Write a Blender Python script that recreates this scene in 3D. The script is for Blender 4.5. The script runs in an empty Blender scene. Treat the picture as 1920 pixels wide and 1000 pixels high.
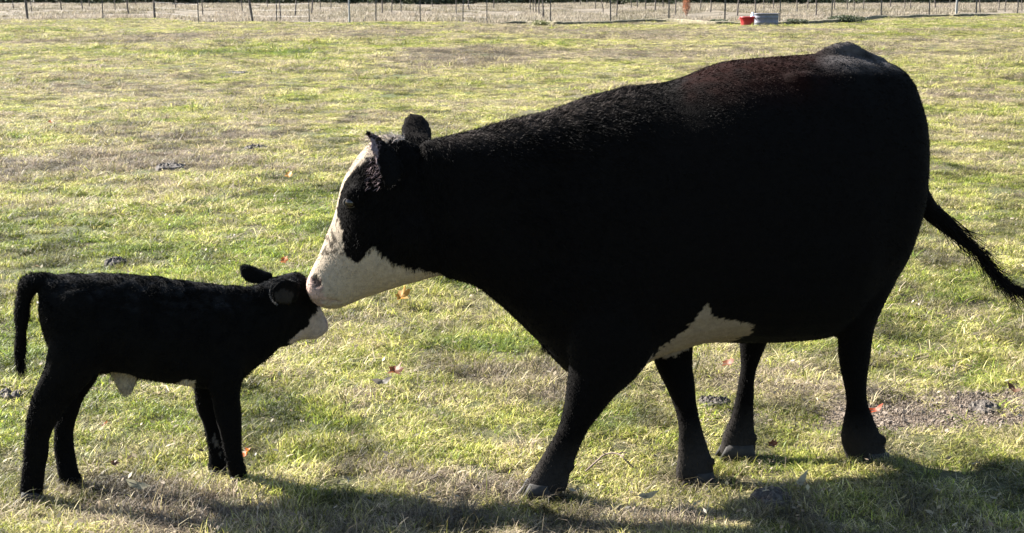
import bpy, math, random
import numpy as np
from mathutils import Vector, noise as mnoise

random.seed(7)
RNG = np.random.default_rng(11)
S = bpy.context.scene
C = S.collection

# ------------------------------------------------------------------ camera
CAM_H, PITCH, FOC = 1.6, math.radians(10.48), 2800.0      # FOC in pixels of a 1920 wide frame
cd = bpy.data.cameras.new('camera')
cam = bpy.data.objects.new('camera', cd); C.objects.link(cam)
cd.sensor_width = 36.0; cd.lens = FOC / 1920 * 36.0
cd.clip_start = 0.05; cd.clip_end = 3000
cam.location = (0, 0, CAM_H)
cam.rotation_euler = (math.pi / 2 - PITCH, 0, 0)
S.camera = cam

# ------------------------------------------------------------------ light
SUN_EL, SUN_AZ = 34.0, 28.0       # azimuth: degrees from -X towards +Y
az = math.radians(SUN_AZ); el = math.radians(SUN_EL)
sun_dir = Vector((-math.cos(az) * math.cos(el), math.sin(az) * math.cos(el), math.sin(el)))
w = bpy.data.worlds.new('World'); S.world = w; w.use_nodes = True
nt = w.node_tree
sky = nt.nodes.new('ShaderNodeTexSky'); sky.sky_type = 'NISHITA'; sky.sun_disc = False
sky.sun_elevation = el
sky.sun_rotation = math.atan2(sun_dir.x, sun_dir.y)
sky.dust_density = 1.0
nt.links.new(sky.outputs[0], nt.nodes['Background'].inputs[0])
nt.nodes['Background'].inputs[1].default_value = 0.055
sd = bpy.data.lights.new('sun', 'SUN'); sd.energy = 5.0; sd.angle = math.radians(0.5); sd.color = (1.0, 0.95, 0.87)
so = bpy.data.objects.new('sun', sd); C.objects.link(so)
so.rotation_euler = sun_dir.to_track_quat('Z', 'Y').to_euler()
S.view_settings.view_transform = 'Standard'; S.view_settings.look = 'None'
S.view_settings.exposure = 2.52; S.view_settings.gamma = 1.0
S.view_settings.use_curve_mapping = False
S.cycles.max_bounces = 6; S.cycles.transparent_max_bounces = 4

# ------------------------------------------------------------------ helpers
CP, SP = math.cos(PITCH), math.sin(PITCH)
def ray(px, py):
    x = (px - 960) / FOC; y = (500 - py) / FOC
    return np.array([x, CP + y * SP, -SP + y * CP])
def on_plane(px, py, a, b):                 # vertical plane Y = a + b X
    d = ray(px, py); t = a / (d[1] - b * d[0])
    return np.array([0, 0, CAM_H]) + d * t
def on_ground(px, py, z=0.0):
    d = ray(px, py); t = (z - CAM_H) / d[2]
    return np.array([0, 0, CAM_H]) + d * t
def to_px(co):                              # Nx3 -> Nx2 pixel coordinates
    X = co[:, 0]; Y = co[:, 1]; Z = co[:, 2] - CAM_H
    fz = Y * CP - Z * SP; uy = Y * SP + Z * CP
    return np.stack([960 + FOC * X / fz, 500 - FOC * uy / fz], 1)

def hash2(ix, iy, seed):
    h = (ix.astype(np.int64) * 374761393 + iy.astype(np.int64) * 668265263 + seed * 974711) & 0x7fffffff
    h = ((h ^ (h >> 13)) * 1274126177) & 0x7fffffff
    return ((h ^ (h >> 16)) & 0xffff) / 65535.0
def vnoise(x, y, seed=0):
    ix = np.floor(x); iy = np.floor(y); fx = x - ix; fy = y - iy
    fx = fx * fx * (3 - 2 * fx); fy = fy * fy * (3 - 2 * fy)
    a = hash2(ix, iy, seed); b = hash2(ix + 1, iy, seed); c = hash2(ix, iy + 1, seed); d = hash2(ix + 1, iy + 1, seed)
    return (a * (1 - fx) + b * fx) * (1 - fy) + (c * (1 - fx) + d * fx) * fy
def fbm(x, y, seed=0, n=3):
    s = 0; a = .5; t = 0
    for k in range(n):
        s = s + a * vnoise(x * 2 ** k + 17.3 * k, y * 2 ** k - 9.1 * k, seed + k); t += a; a *= .5
    return s / t
DIPS = [(.56, 4.86, -.045, .30), (.08, 4.68, -.02, .28)]
def ground_z(x, y):
    x = np.asarray(x, float); y = np.asarray(y, float)
    z = .034 * (fbm(x * 2.2, y * 2.2, 3) - .5) + .05 * np.clip((y - 5.2) / 1.5, .3, 1) * (fbm(x * 4.5, y * 4.5, 4, 2) - .5) + .05 * (fbm(x * .5, y * .5, 5) - .5) * np.clip((y - 5.5) / 3, 0, 1)
    z = z + .16 * (fbm(x * .12, y * .12, 9) - .5) * np.clip((y - 9) / 10, 0, 1)
    for a, b, h, s in DIPS:
        z = z + h * np.exp(-((x - a) ** 2 + (y - b) ** 2) / (2 * s * s))
    return z

def mesh_from(name, v, f, attrs=None, smooth=False):
    me = bpy.data.meshes.new(name)
    v = np.asarray(v, np.float32)
    f = np.asarray(f) if not isinstance(f, list) else f
    if isinstance(f, np.ndarray):
        n, k = f.shape
        me.vertices.add(len(v)); me.vertices.foreach_set('co', v.ravel())
        me.loops.add(n * k); me.polygons.add(n)
        me.loops.foreach_set('vertex_index', f.ravel().astype(np.int32))
        me.polygons.foreach_set('loop_start', np.arange(0, n * k, k, dtype=np.int32))
        me.polygons.foreach_set('loop_total', np.full(n, k, np.int32))
        me.update(calc_edges=True)
    else:
        me.from_pydata([tuple(map(float, p)) for p in v], [], f)
    if attrs:
        for k, val in attrs.items():
            val = np.asarray(val, np.float32)
            if val.ndim == 2:
                a = me.attributes.new(k, 'FLOAT_COLOR', 'POINT')
                if val.shape[1] == 3: val = np.hstack([val, np.ones((len(val), 1), np.float32)])
                a.data.foreach_set('color', val.ravel())
            else:
                a = me.attributes.new(k, 'FLOAT', 'POINT'); a.data.foreach_set('value', val)
    me.polygons.foreach_set('use_smooth', np.full(len(me.polygons), smooth))
    me.update()
    return me
def link(name, me, m=None, parent=None, **props):
    o = bpy.data.objects.new(name, me); C.objects.link(o)
    if m is not None:
        me.materials.clear(); me.materials.append(m)
    if parent is not None: o.parent = parent
    for k, v in props.items(): o[k] = v
    return o
def empty(name, loc, label, cat, group=None):
    o = bpy.data.objects.new(name, None); C.objects.link(o); o.location = loc
    o['label'] = label; o['category'] = cat; o.empty_display_size = .05
    if group: o['group'] = group
    return o

# ------------------------------------------------------------------ materials
def mat(name):
    m = bpy.data.materials.new(name); m.use_nodes = True
    nt = m.node_tree; b = nt.nodes['Principled BSDF']
    return m, nt, b
def noise_node(nt, scale, detail=4, rough=.55, src='Object'):
    tc = nt.nodes.new('ShaderNodeTexCoord'); n = nt.nodes.new('ShaderNodeTexNoise')
    n.inputs['Scale'].default_value = scale; n.inputs['Detail'].default_value = detail; n.inputs['Roughness'].default_value = rough
    nt.links.new(tc.outputs[src], n.inputs['Vector']); return n
def ramp(nt, fac, stops):
    r = nt.nodes.new('ShaderNodeValToRGB'); e = r.color_ramp.elements
    e[0].position, e[0].color = stops[0][0], (*stops[0][1], 1)
    e[1].position, e[1].color = stops[-1][0], (*stops[-1][1], 1)
    for p, c in stops[1:-1]:
        x = e.new(p); x.color = (*c, 1)
    nt.links.new(fac, r.inputs[0]); return r
def bump(nt, b, h, strength=.5, dist=.01):
    n = nt.nodes.new('ShaderNodeBump'); n.inputs['Strength'].default_value = strength; n.inputs['Distance'].default_value = dist
    nt.links.new(h, n.inputs['Height']); nt.links.new(n.outputs[0], b.inputs['Normal'])
def simple(name, stops, scale=20, rough=.8, bmp=.4, bd=.01, metal=0):
    m, nt, b = mat(name); n = noise_node(nt, scale)
    r = ramp(nt, n.outputs['Fac'], stops); nt.links.new(r.outputs[0], b.inputs['Base Color'])
    b.inputs['Roughness'].default_value = rough; b.inputs['Metallic'].default_value = metal
    if bmp: bump(nt, b, n.outputs['Fac'], bmp, bd)
    return m

def coat_material(name, rough, tr=False, spec=.08):
    m, nt, b = mat(name)
    a = nt.nodes.new('ShaderNodeAttribute'); a.attribute_name = 'coat'
    n = noise_node(nt, 60, 3)
    mx = nt.nodes.new('ShaderNodeMix'); mx.data_type = 'RGBA'; mx.blend_type = 'MULTIPLY'; mx.inputs[0].default_value = 1
    r = ramp(nt, n.outputs['Fac'], [(.25, (.7, .7, .7)), (.75, (1, 1, 1))])
    nt.links.new(a.outputs['Color'], mx.inputs[6]); nt.links.new(r.outputs[0], mx.inputs[7])
    nt.links.new(mx.outputs[2], b.inputs['Base Color'])
    b.inputs['Roughness'].default_value = rough
    b.inputs['Specular IOR Level'].default_value = spec
    if not tr: b.inputs['Sheen Weight'].default_value = .012; b.inputs['Sheen Roughness'].default_value = .5
    if not tr:
        n2 = noise_node(nt, 220, 2); bump(nt, b, n2.outputs['Fac'], .5, .004)
    return m
M_SKIN = coat_material('animal_coat', .85, False, .02)
M_HAIR = coat_material('animal_hair', .72, True, .05)
M_EYE, _, b = mat('eye_gloss'); b.inputs['Base Color'].default_value = (.012, .008, .006, 1); b.inputs['Roughness'].default_value = .06
M_HOOF = simple('hoof_horn', [(.3, (.009, .008, .0075)), (.7, (.026, .023, .02))], 40, .85, .5, .004)
M_WOOD = simple('weathered_post', [(.3, (.035, .028, .024)), (.7, (.12, .1, .085))], 25, .9, .6, .01)
M_STEEL = simple('dull_steel_post', [(.3, (.03, .03, .028)), (.7, (.07, .06, .055))], 25, .6, .2, .002)
M_WIRE = simple('fence_wire', [(.3, (.12, .11, .1)), (.7, (.2, .19, .18))], 25, .5, 0, 0)
M_PALE = simple('pale_grey_post', [(.3, (.14, .14, .14)), (.7, (.26, .26, .25))], 20, .8, .3, .004)
M_DUNG = simple('dry_dung', [(.3, (.025, .02, .017)), (.5, (.045, .036, .03)), (.72, (.12, .105, .085))], 60, .9, .9, .01)
M_TWIG = simple('twig_bark', [(.3, (.09, .06, .045)), (.7, (.2, .15, .12))], 80, .85, .4, .002)
M_RED = simple('red_plastic', [(.3, (.27, .006, .01)), (.7, (.33, .012, .016))], 4, .45, .1, .003)
M_GALV = simple('galvanised_metal', [(.3, (.095, .1, .125)), (.7, (.15, .15, .18))], 6, .55, .2, .003, .3)
M_WHITE = simple('white_plastic', [(.3, (.72, .72, .72)), (.7, (.8, .8, .8))], 6, .5, 0, 0)
M_WATER, _, b = mat('water'); b.inputs['Base Color'].default_value = (.02, .03, .03, 1); b.inputs['Roughness'].default_value = .05

def leafy(name, stops, trans, instancer=None, rough=.55, per='Random'):
    """stops drive the colour over a 0..1 value made of a per-face attribute."""
    m, nt, b = mat(name)
    nt.nodes.remove(b)
    out = nt.nodes['Material Output']
    at = nt.nodes.new('ShaderNodeAttribute'); at.attribute_name = 'tint'
    fac = at.outputs['Fac']
    if instancer:
        ia = nt.nodes.new('ShaderNodeAttribute'); ia.attribute_type = 'INSTANCER'; ia.attribute_name = instancer
        ad = nt.nodes.new('ShaderNodeMath'); ad.operation = 'ADD'; ad.use_clamp = True
        nt.links.new(at.outputs['Fac'], ad.inputs[0]); nt.links.new(ia.outputs['Fac'], ad.inputs[1]); fac = ad.outputs[0]
    r = ramp(nt, fac, stops)
    br = nt.nodes.new('ShaderNodeAttribute'); br.attribute_name = 'shade'
    mx = nt.nodes.new('ShaderNodeMix'); mx.data_type = 'RGBA'; mx.blend_type = 'MULTIPLY'; mx.inputs[0].default_value = 1
    nt.links.new(r.outputs[0], mx.inputs[6]); nt.links.new(br.outputs['Color'], mx.inputs[7])
    if instancer and name == 'grass_blades':
        lu = nt.nodes.new('ShaderNodeAttribute'); lu.attribute_type = 'INSTANCER'; lu.attribute_name = 'lum'
        m0 = nt.nodes.new('ShaderNodeMix'); m0.data_type = 'RGBA'; m0.blend_type = 'MULTIPLY'; m0.inputs[0].default_value = 1
        nt.links.new(mx.outputs[2], m0.inputs[6]); nt.links.new(lu.outputs['Fac'], m0.inputs[7]); mx = m0
    d = nt.nodes.new('ShaderNodeBsdfPrincipled'); d.inputs['Roughness'].default_value = rough; d.inputs['Specular IOR Level'].default_value = .3
    t = nt.nodes.new('ShaderNodeBsdfTranslucent')
    s = nt.nodes.new('ShaderNodeMixShader'); s.inputs[0].default_value = trans
    nt.links.new(mx.outputs[2], d.inputs['Base Color']); nt.links.new(mx.outputs[2], t.inputs['Color'])
    nt.links.new(d.outputs[0], s.inputs[1]); nt.links.new(t.outputs[0], s.inputs[2]); nt.links.new(s.outputs[0], out.inputs[0])
    return m
M_GRASS = leafy('grass_blades', [(0, (.115, .165, .022)), (.25, (.215, .245, .032)), (.45, (.35, .34, .08)), (.62, (.47, .41, .19)), (.8, (.43, .36, .23)), (1, (.30, .24, .18))], .45, 'dryness')

# ------------------------------------------------------------------ ground
def soil_mask(x, y):
    p = to_px(np.stack([x, y, np.zeros_like(x)], 1))
    n = fbm(x * 3, y * 3, 31)
    m = np.exp(-((p[:, 1] - 768) / 34) ** 2) * np.clip((p[:, 0] - 1180) / 200, 0, 1) * (.62 + .5 * np.clip((p[:, 0] - 1500) / 250, 0, 1))
    return np.clip((m - .27 + (n - .5) * 1.3) * 2.4, 0, 1) * (m > .05)

FENCE = [(52, 37, 5, 'w', -.05), (193, 35, 2.2, 's', 0), (290, 34, 4.5, 'w', 0), (372, 42, 2.2, 's', 0), (474, 40, 5, 'w', -.14), (519, 42, 2.4, 's', 0), (580, 44, 2.2, 's', 0), (655, 44, 3.2, 'p', 0), (705, 41, 2.6, 's', .01),
         (788, 41, 2.2, 's', 0), (868, 40, 2.2, 's', .02), (913, 44, 2.2, 's', 0), (1032, 44, 2.4, 's', 0), (1145, 43, 2.8, 's', -.02), (1254, 40, 2.8, 's', 0), (1359, 40, 3.2, 's', 0), (1462, 41, 2.4, 's', 0), (1559, 37, 2.4, 's', .02),
         (1652, 31, 2.8, 's', 0), (1742, 29, 2.4, 's', 0), (1793, 29, 4.6, 'p', 0), (1830, 28, 3, 's', 0), (1908, 26, 2.4, 's', 0), (1990, 25, 2.4, 's', 0), (-60, 36, 4, 'w', .03)]
FENCE.sort()
FG = [on_ground(px, py) for px, py, *_ in FENCE]
FX = np.array([g[0] / g[1] for g in FG]); FY = np.array([g[1] for g in FG])
def build_ground():
    ys = np.concatenate([-np.geomspace(60, .5, 12), np.arange(0, 3.6, .3), np.arange(3.6, 8, .035), np.geomspace(8, 1500, 150)])
    nu = 260
    V = []; 
    u = np.linspace(-1, 1, nu)
    for y in ys:
        half = max(3.2, abs(y) * 1.1 + 2)
        V.append(np.stack([u * half, np.full(nu, y), np.zeros(nu)], 1))
    V = np.concatenate(V)
    V[:, 2] = ground_z(V[:, 0], V[:, 1]) - .006
    s = soil_mask(V[:, 0], V[:, 1]) * (V[:, 1] > 4) * (V[:, 1] < 7)
    V[:, 2] += s * .03 * (fbm(V[:, 0] * 14, V[:, 1] * 14, 77) - .6)
    i = np.arange(len(ys) - 1)[:, None] * nu + np.arange(nu - 1)[None, :]
    i = i.ravel()
    F = np.stack([i, i + 1, i + nu + 1, i + nu], 1)
    fy = np.interp(V[:, 0] / np.maximum(V[:, 1], 1), FX, FY)
    me = mesh_from('ground', V, F, {'soil': s, 'beyond': np.clip((V[:, 1] - fy + 1.5) / 3, 0, 1)}, True)
    m, nt, b = mat('turf_and_soil')
    n1 = noise_node(nt, 1.3, 5); n2 = noise_node(nt, 45, 6, .7)
    thatch = ramp(nt, n2.outputs['Fac'], [(.3, (.03, .026, .015)), (.5, (.075, .066, .035)), (.7, (.15, .125, .075))])
    green = ramp(nt, n2.outputs['Fac'], [(.3, (.025, .028, .012)), (.5, (.06, .07, .025)), (.7, (.11, .115, .045))])
    mx = nt.nodes.new('ShaderNodeMix'); mx.data_type = 'RGBA'
    r = ramp(nt, n1.outputs['Fac'], [(.4, (0, 0, 0)), (.6, (1, 1, 1))])
    nt.links.new(r.outputs[0], mx.inputs[0]); nt.links.new(thatch.outputs[0], mx.inputs[6]); nt.links.new(green.outputs[0], mx.inputs[7])
    soil = ramp(nt, n2.outputs['Fac'], [(.3, (.065, .048, .035)), (.7, (.24, .188, .14))])
    at = nt.nodes.new('ShaderNodeAttribute'); at.attribute_name = 'soil'
    m2 = nt.nodes.new('ShaderNodeMix'); m2.data_type = 'RGBA'
    nt.links.new(at.outputs['Fac'], m2.inputs[0]); nt.links.new(mx.outputs[2], m2.inputs[6]); nt.links.new(soil.outputs[0], m2.inputs[7])
    # the dry field beyond the fence
    mr = nt.nodes.new('ShaderNodeAttribute'); mr.attribute_name = 'beyond'
    n3 = noise_node(nt, .5, 8, .7)
    dry = ramp(nt, n3.outputs['Fac'], [(.35, (.045, .038, .027)), (.5, (.11, .092, .068)), (.65, (.19, .16, .12))])
    m3 = nt.nodes.new('ShaderNodeMix'); m3.data_type = 'RGBA'
    nt.links.new(mr.outputs['Fac'], m3.inputs[0]); nt.links.new(m2.outputs[2], m3.inputs[6]); nt.links.new(dry.outputs[0], m3.inputs[7])
    nt.links.new(m3.outputs[2], b.inputs['Base Color'])
    b.inputs['Roughness'].default_value = .95; b.inputs['Specular IOR Level'].default_value = .15
    bump(nt, b, n2.outputs['Fac'], .8, .02)
    link('ground', me, m, kind='structure')
build_ground()

# ------------------------------------------------------------------ animals: lofts joined by a voxel remesh
class Plane:
    """a vertical plane Y = a + b X that an animal's spine (or head) lies in"""
    def __init__(s, a, b):
        s.a, s.b = a, b; s.k = math.sqrt(1 + b * b); s.n = np.array([-b, 1, 0]) / s.k
    def P(s, px, py, L=0.): return on_plane(px, py, s.a + L * s.k, s.b)
    def lat(s, co): return (co[:, 1] - s.a - s.b * co[:, 0]) / s.k

class Shape:
    def __init__(s): s.v = []; s.f = []; s.n = 0
    def add(s, v, f):
        s.v.append(np.asarray(v)); s.f += [tuple(i + s.n for i in q) for q in f]; s.n += len(v)
    def rings(s, R):
        m = len(R[0]); V = np.concatenate(R); F = []
        for i in range(len(R) - 1):
            for j in range(m):
                k = (j + 1) % m
                F.append((i * m + j, i * m + k, (i + 1) * m + k, (i + 1) * m + j))
        a = len(V); V = np.concatenate([V, [R[0].mean(0)], [R[-1].mean(0)]])
        for j in range(m):
            k = (j + 1) % m
            F.append((a, k, j)); o = (len(R) - 1) * m; F.append((a + 1, o + j, o + k))
        s.add(V, F)
    def ball(s, c, r, n=10, m=16, ax=None):
        c = np.asarray(c); r = np.broadcast_to(np.asarray(r, float), (3,))
        A = np.eye(3) if ax is None else np.asarray(ax)
        R = []
        for i in range(1, n):
            t = math.pi * i / n
            ph = np.linspace(0, 2 * math.pi, m, endpoint=False)
            q = np.stack([math.sin(t) * np.cos(ph) * r[0], math.sin(t) * np.sin(ph) * r[1], np.full(m, math.cos(t)) * r[2]], 1)
            R.append(c + q @ A)
        s.rings(R)

def catmull(S_, sub=5):
    S_ = np.asarray(S_, float); n = len(S_); out = []
    for i in range(n - 1):
        p0 = S_[max(i - 1, 0)]; p1 = S_[i]; p2 = S_[i + 1]; p3 = S_[min(i + 2, n - 1)]
        for k in range(sub):
            t = k / sub
            out.append(.5 * ((2 * p1) + (-p0 + p2) * t + (2 * p0 - 5 * p1 + 4 * p2 - p3) * t * t + (-p0 + 3 * p1 - 3 * p2 + p3) * t ** 3))
    out.append(S_[-1]); return np.array(out)
def loft(sh, pl, st, sub=5, m=24, pear=0., ex=1.):
    """st rows: x1,y1,x2,y2 (pixels of the two silhouette edges), half width, lateral offset"""
    R = []
    th = np.linspace(0, 2 * math.pi, m, endpoint=False)
    cx = np.sign(np.cos(th)) * np.abs(np.cos(th)) ** ex; sx = np.sign(np.sin(th)) * np.abs(np.sin(th)) ** ex
    rows = []
    for r in st:
        L = r[5] if len(r) > 5 else 0.
        a = pl.P(r[0], r[1], L); b = pl.P(r[2], r[3], L)
        rows.append([*a, *b, r[4]])
    for r in catmull(rows, sub):
        a, b, w_ = r[:3], r[3:6], max(r[6], .004)
        c = (a + b) / 2; h = (a - b) / 2
        R.append(c + np.outer(cx, h) + np.outer(sx * (1 - pear * np.cos(th)), pl.n) * w_)
    sh.rings(R)
def tube(sh, pts, m=12, sub=4):
    """pts rows: x,y,z,r"""
    P = catmull(pts, sub); R = []
    for i in range(len(P)):
        d = P[min(i + 1, len(P) - 1), :3] - P[max(i - 1, 0), :3]; d /= np.linalg.norm(d) + 1e-9
        u = np.cross(d, [0.3, 1, .2]); u /= np.linalg.norm(u); v = np.cross(d, u)
        th = np.linspace(0, 2 * math.pi, m, endpoint=False)
        R.append(P[i, :3] + (np.outer(np.cos(th), u) + np.outer(np.sin(th), v)) * P[i, 3])
    sh.rings(R)
def fuse(sh, voxel, smooth, factor=.5):
    me = bpy.data.meshes.new('tmp')
    me.from_pydata([tuple(p) for p in np.concatenate(sh.v)], [], sh.f)
    o = bpy.data.objects.new('tmp', me); C.objects.link(o)
    md = o.modifiers.new('r', 'REMESH'); md.mode = 'VOXEL'; md.voxel_size = voxel; md.use_smooth_shade = True
    ms = o.modifiers.new('s', 'SMOOTH'); ms.factor = factor; ms.iterations = smooth
    dg = bpy.context.evaluated_depsgraph_get()
    out = bpy.data.meshes.new_from_object(o.evaluated_get(dg))
    bpy.data.objects.remove(o); bpy.data.meshes.remove(me)
    return out
def coords(me):
    a = np.empty(len(me.vertices) * 3, np.float32); me.vertices.foreach_get('co', a); return a.reshape(-1, 3).astype(float)
def normals(me):
    a = np.empty(len(me.vertices) * 3, np.float32); me.vertices.foreach_get('normal', a); return a.reshape(-1, 3).astype(float)
def inside(p, poly):
    x, y = p[:, 0], p[:, 1]; r = np.zeros(len(p), bool); n = len(poly)
    for i in range(n):
        x1, y1 = poly[i]; x2, y2 = poly[(i + 1) % n]
        c = ((y1 > y) != (y2 > y)) & (x < (x2 - x1) * (y - y1) / (y2 - y1 + 1e-12) + x1)
        r ^= c
    return r
def side_px(co, pl):
    """pixel coordinates of each point's twin on the camera's side, so markings come out the same on both flanks"""
    L = pl.lat(co); q = co - np.outer(L + np.abs(L), pl.n); return to_px(q), L
def displace(me, amp, scale, seed=0):
    co = coords(me); no = normals(me)
    d = np.array([mnoise.noise(Vector(p) * scale + Vector((seed, 0, 0))) for p in co])
    co += no * (d * amp)[:, None]
    me.vertices.foreach_set('co', co.ravel().astype(np.float32)); me.update()
def set_color(me, col):
    a = me.attributes.new('coat', 'FLOAT_COLOR', 'POINT')
    a.data.foreach_set('color', np.hstack([col, np.ones((len(col), 1))]).astype(np.float32).ravel())

def grow_hair(name, me, parent, n, length, width, flow, weight=None, lift=.4, jitter=.35, lmul=None, seed=1, curl=0., label=None):
    """length: array per vertex or float; flow: (V,3) tangent direction per vertex"""
    rng = np.random.default_rng(seed)
    me.calc_loop_triangles()
    T = np.empty(len(me.loop_triangles) * 3, np.int32); me.loop_triangles.foreach_get('vertices', T); T = T.reshape(-1, 3)
    co = coords(me); no = normals(me)
    ar = np.linalg.norm(np.cross(co[T[:, 1]] - co[T[:, 0]], co[T[:, 2]] - co[T[:, 0]]), axis=1)
    if weight is not None: ar = ar * weight[T].mean(1)
    t = T[rng.choice(len(T), n, p=ar / ar.sum())]
    a, b = rng.random(n), rng.random(n); s = a + b > 1; a[s], b[s] = 1 - a[s], 1 - b[s]; c = 1 - a - b
    mix = lambda A: A[t[:, 0]] * a[:, None] + A[t[:, 1]] * b[:, None] + A[t[:, 2]] * c[:, None]
    p = mix(co); nn = mix(no); nn /= np.linalg.norm(nn, axis=1)[:, None] + 1e-9
    fl = mix(flow)
    col = np.empty(len(me.vertices) * 4, np.float32); me.attributes['coat'].data.foreach_get('color', col); col = col.reshape(-1, 4)[:, :3]
    hc = col[t[:, 0]] * rng.uniform(.7, 1.35, (n, 1))
    L = (mix(length[:, None])[:, 0] if isinstance(length, np.ndarray) else np.full(n, length)) * rng.uniform(.55, 1.25, n)
    # clumps: neighbouring hairs share a wander
    cl = np.stack([fbm((p[:, 0] + p[:, 1]) * 28 + k * 50, p[:, 2] * 28, 40 + k, 2) - .5 for k in range(3)], 1) * 2 * curl
    fl = fl - nn * (fl * nn).sum(1)[:, None]
    fl /= np.linalg.norm(fl, axis=1)[:, None] + 1e-6
    d1 = nn * (lift + .25) + fl + cl + rng.normal(0, jitter, (n, 3)); d1 /= np.linalg.norm(d1, axis=1)[:, None]
    d2 = nn * (lift - .25) + fl + cl * 1.5 + rng.normal(0, jitter, (n, 3)) + np.array([0, 0, -.25]); d2 /= np.linalg.norm(d2, axis=1)[:, None]
    side = np.cross(d1, rng.normal(size=(n, 3))); side /= np.linalg.norm(side, axis=1)[:, None]
    w_ = width * rng.uniform(.7, 1.3, n)[:, None]
    p0 = p - nn * .002; p1 = p0 + d1 * (L * .5)[:, None]; p2 = p1 + d2 * (L * .5)[:, None]
    V = np.stack([p0 - side * w_ * .5, p0 + side * w_ * .5, p1 - side * w_ * .4, p1 + side * w_ * .4, p2], 1).reshape(-1, 3)
    i = np.arange(n) * 5
    F = np.concatenate([np.stack([i, i + 1, i + 3], 1), np.stack([i, i + 3, i + 2], 1), np.stack([i + 2, i + 3, i + 4], 1)])
    m2 = mesh_from(name, V, F, {'coat': np.repeat(hc, 5, axis=0)})
    o = link(name, m2, M_HAIR, parent)
    if label: o['label'] = label
    return o
def strands(name, roots, dirs, length, width, col, parent, seed=3, seg=7, wav=.25, sag=.3):
    rng = np.random.default_rng(seed); n = len(roots)
    V = []; p = roots.copy(); d = dirs / np.linalg.norm(dirs, axis=1)[:, None]
    side = np.cross(d, rng.normal(size=(n, 3))); side /= np.linalg.norm(side, axis=1)[:, None]
    L = length * rng.uniform(.6, 1.1, n)
    for k in range(seg + 1):
        w_ = width * (1 - k / seg * .8)
        V += [p - side * w_ / 2, p + side * w_ / 2]
        d = d + rng.normal(0, wav / seg * 2, (n, 3)) + np.array([0, 0, -sag / seg]); d /= np.linalg.norm(d, axis=1)[:, None]
        p = p + d * (L / seg)[:, None]
    V = np.stack(V, 1).reshape(-1, 3); st = (seg + 1) * 2; i = (np.arange(n) * st)[:, None] + np.arange(seg)[None, :] * 2; i = i.ravel()
    F = np.stack([i, i + 1, i + 3, i + 2], 1)
    c = np.tile(col, (len(V), 1)) * np.repeat(rng.uniform(.6, 1.5, n), st)[:, None]
    return link(name, mesh_from(name, V, F, {'coat': c}), M_HAIR, parent)
def make_hoof(pl, x1, x2, ytop, ybot, L, w_, parent, fwd, label=None):
    """two claws side by side; x1 = toe, x2 = heel in pixels"""
    for s in (-1, 1):
        sh = Shape(); R = []
        for k, (t, sc) in enumerate([(0, .86), (.5, .95), (1, 1.04)]):
            y = ytop + (ybot - ytop) * t
            a = pl.P(x1 + (x2 - x1) * .16 * (1 - t), y, L); b = pl.P(x2, y, L)
            c = (a + b) / 2; h = (a - b) / 2 * sc
            th = np.linspace(0, 2 * math.pi, 14, endpoint=False)
            q = np.cos(th); pinch = 1 - .45 * np.clip(q, 0, 1) ** 2
            R.append(c + pl.n * (s * w_ * .52 * 1.0) + np.outer(q, h) + np.outer(np.sin(th) * pinch, pl.n) * w_ * .5)
        sh.rings(R)
        me = mesh_from('hoof', np.concatenate(sh.v), sh.f, None, True)
        o = link('hoof', me, M_HOOF, parent)
        if label: o['label'] = label

# ---------------------------------------------------------------- the cow
CB = Plane(4.80, .22)
x0 = CB.P(820, 400)[0]
HB = -.15
CH = Plane(CB.a + CB.b * x0 - HB * x0, HB)
COW_TRUNK = [
 (1706, 290, 1703, 370, .07), (1705, 205, 1690, 420, .155), (1697, 148, 1672, 470, .21), (1668, 119, 1645, 528, .26), (1600, 104, 1592, 590, .295),
 (1540, 100, 1540, 626, .325), (1450, 108, 1450, 638, .345), (1360, 119, 1370, 636, .35), (1295, 141, 1300, 640, .335), (1235, 156, 1235, 660, .305),
 (1180, 165, 1172, 692, .275), (1130, 176, 1112, 702, .25), (1080, 193, 1055, 686, .225), (1030, 210, 1005, 632, .19), (965, 224, 945, 572, .16),
 (900, 242, 892, 534, .13), (845, 254, 835, 519, .103), (790, 266, 795, 500, .065)]
COW_HEAD = [
 (775, 268, 865, 440, .06), (718, 251, 842, 508, .095), (680, 278, 802, 524, .11), (647, 328, 757, 536, .117), (632, 392, 715, 550, .10),
 (614, 436, 676, 563, .08), (600, 470, 648, 574, .073), (587, 500, 622, 578, .072), (578, 524, 603, 572, .06), (579, 538, 592, 558, .035)]
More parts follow.
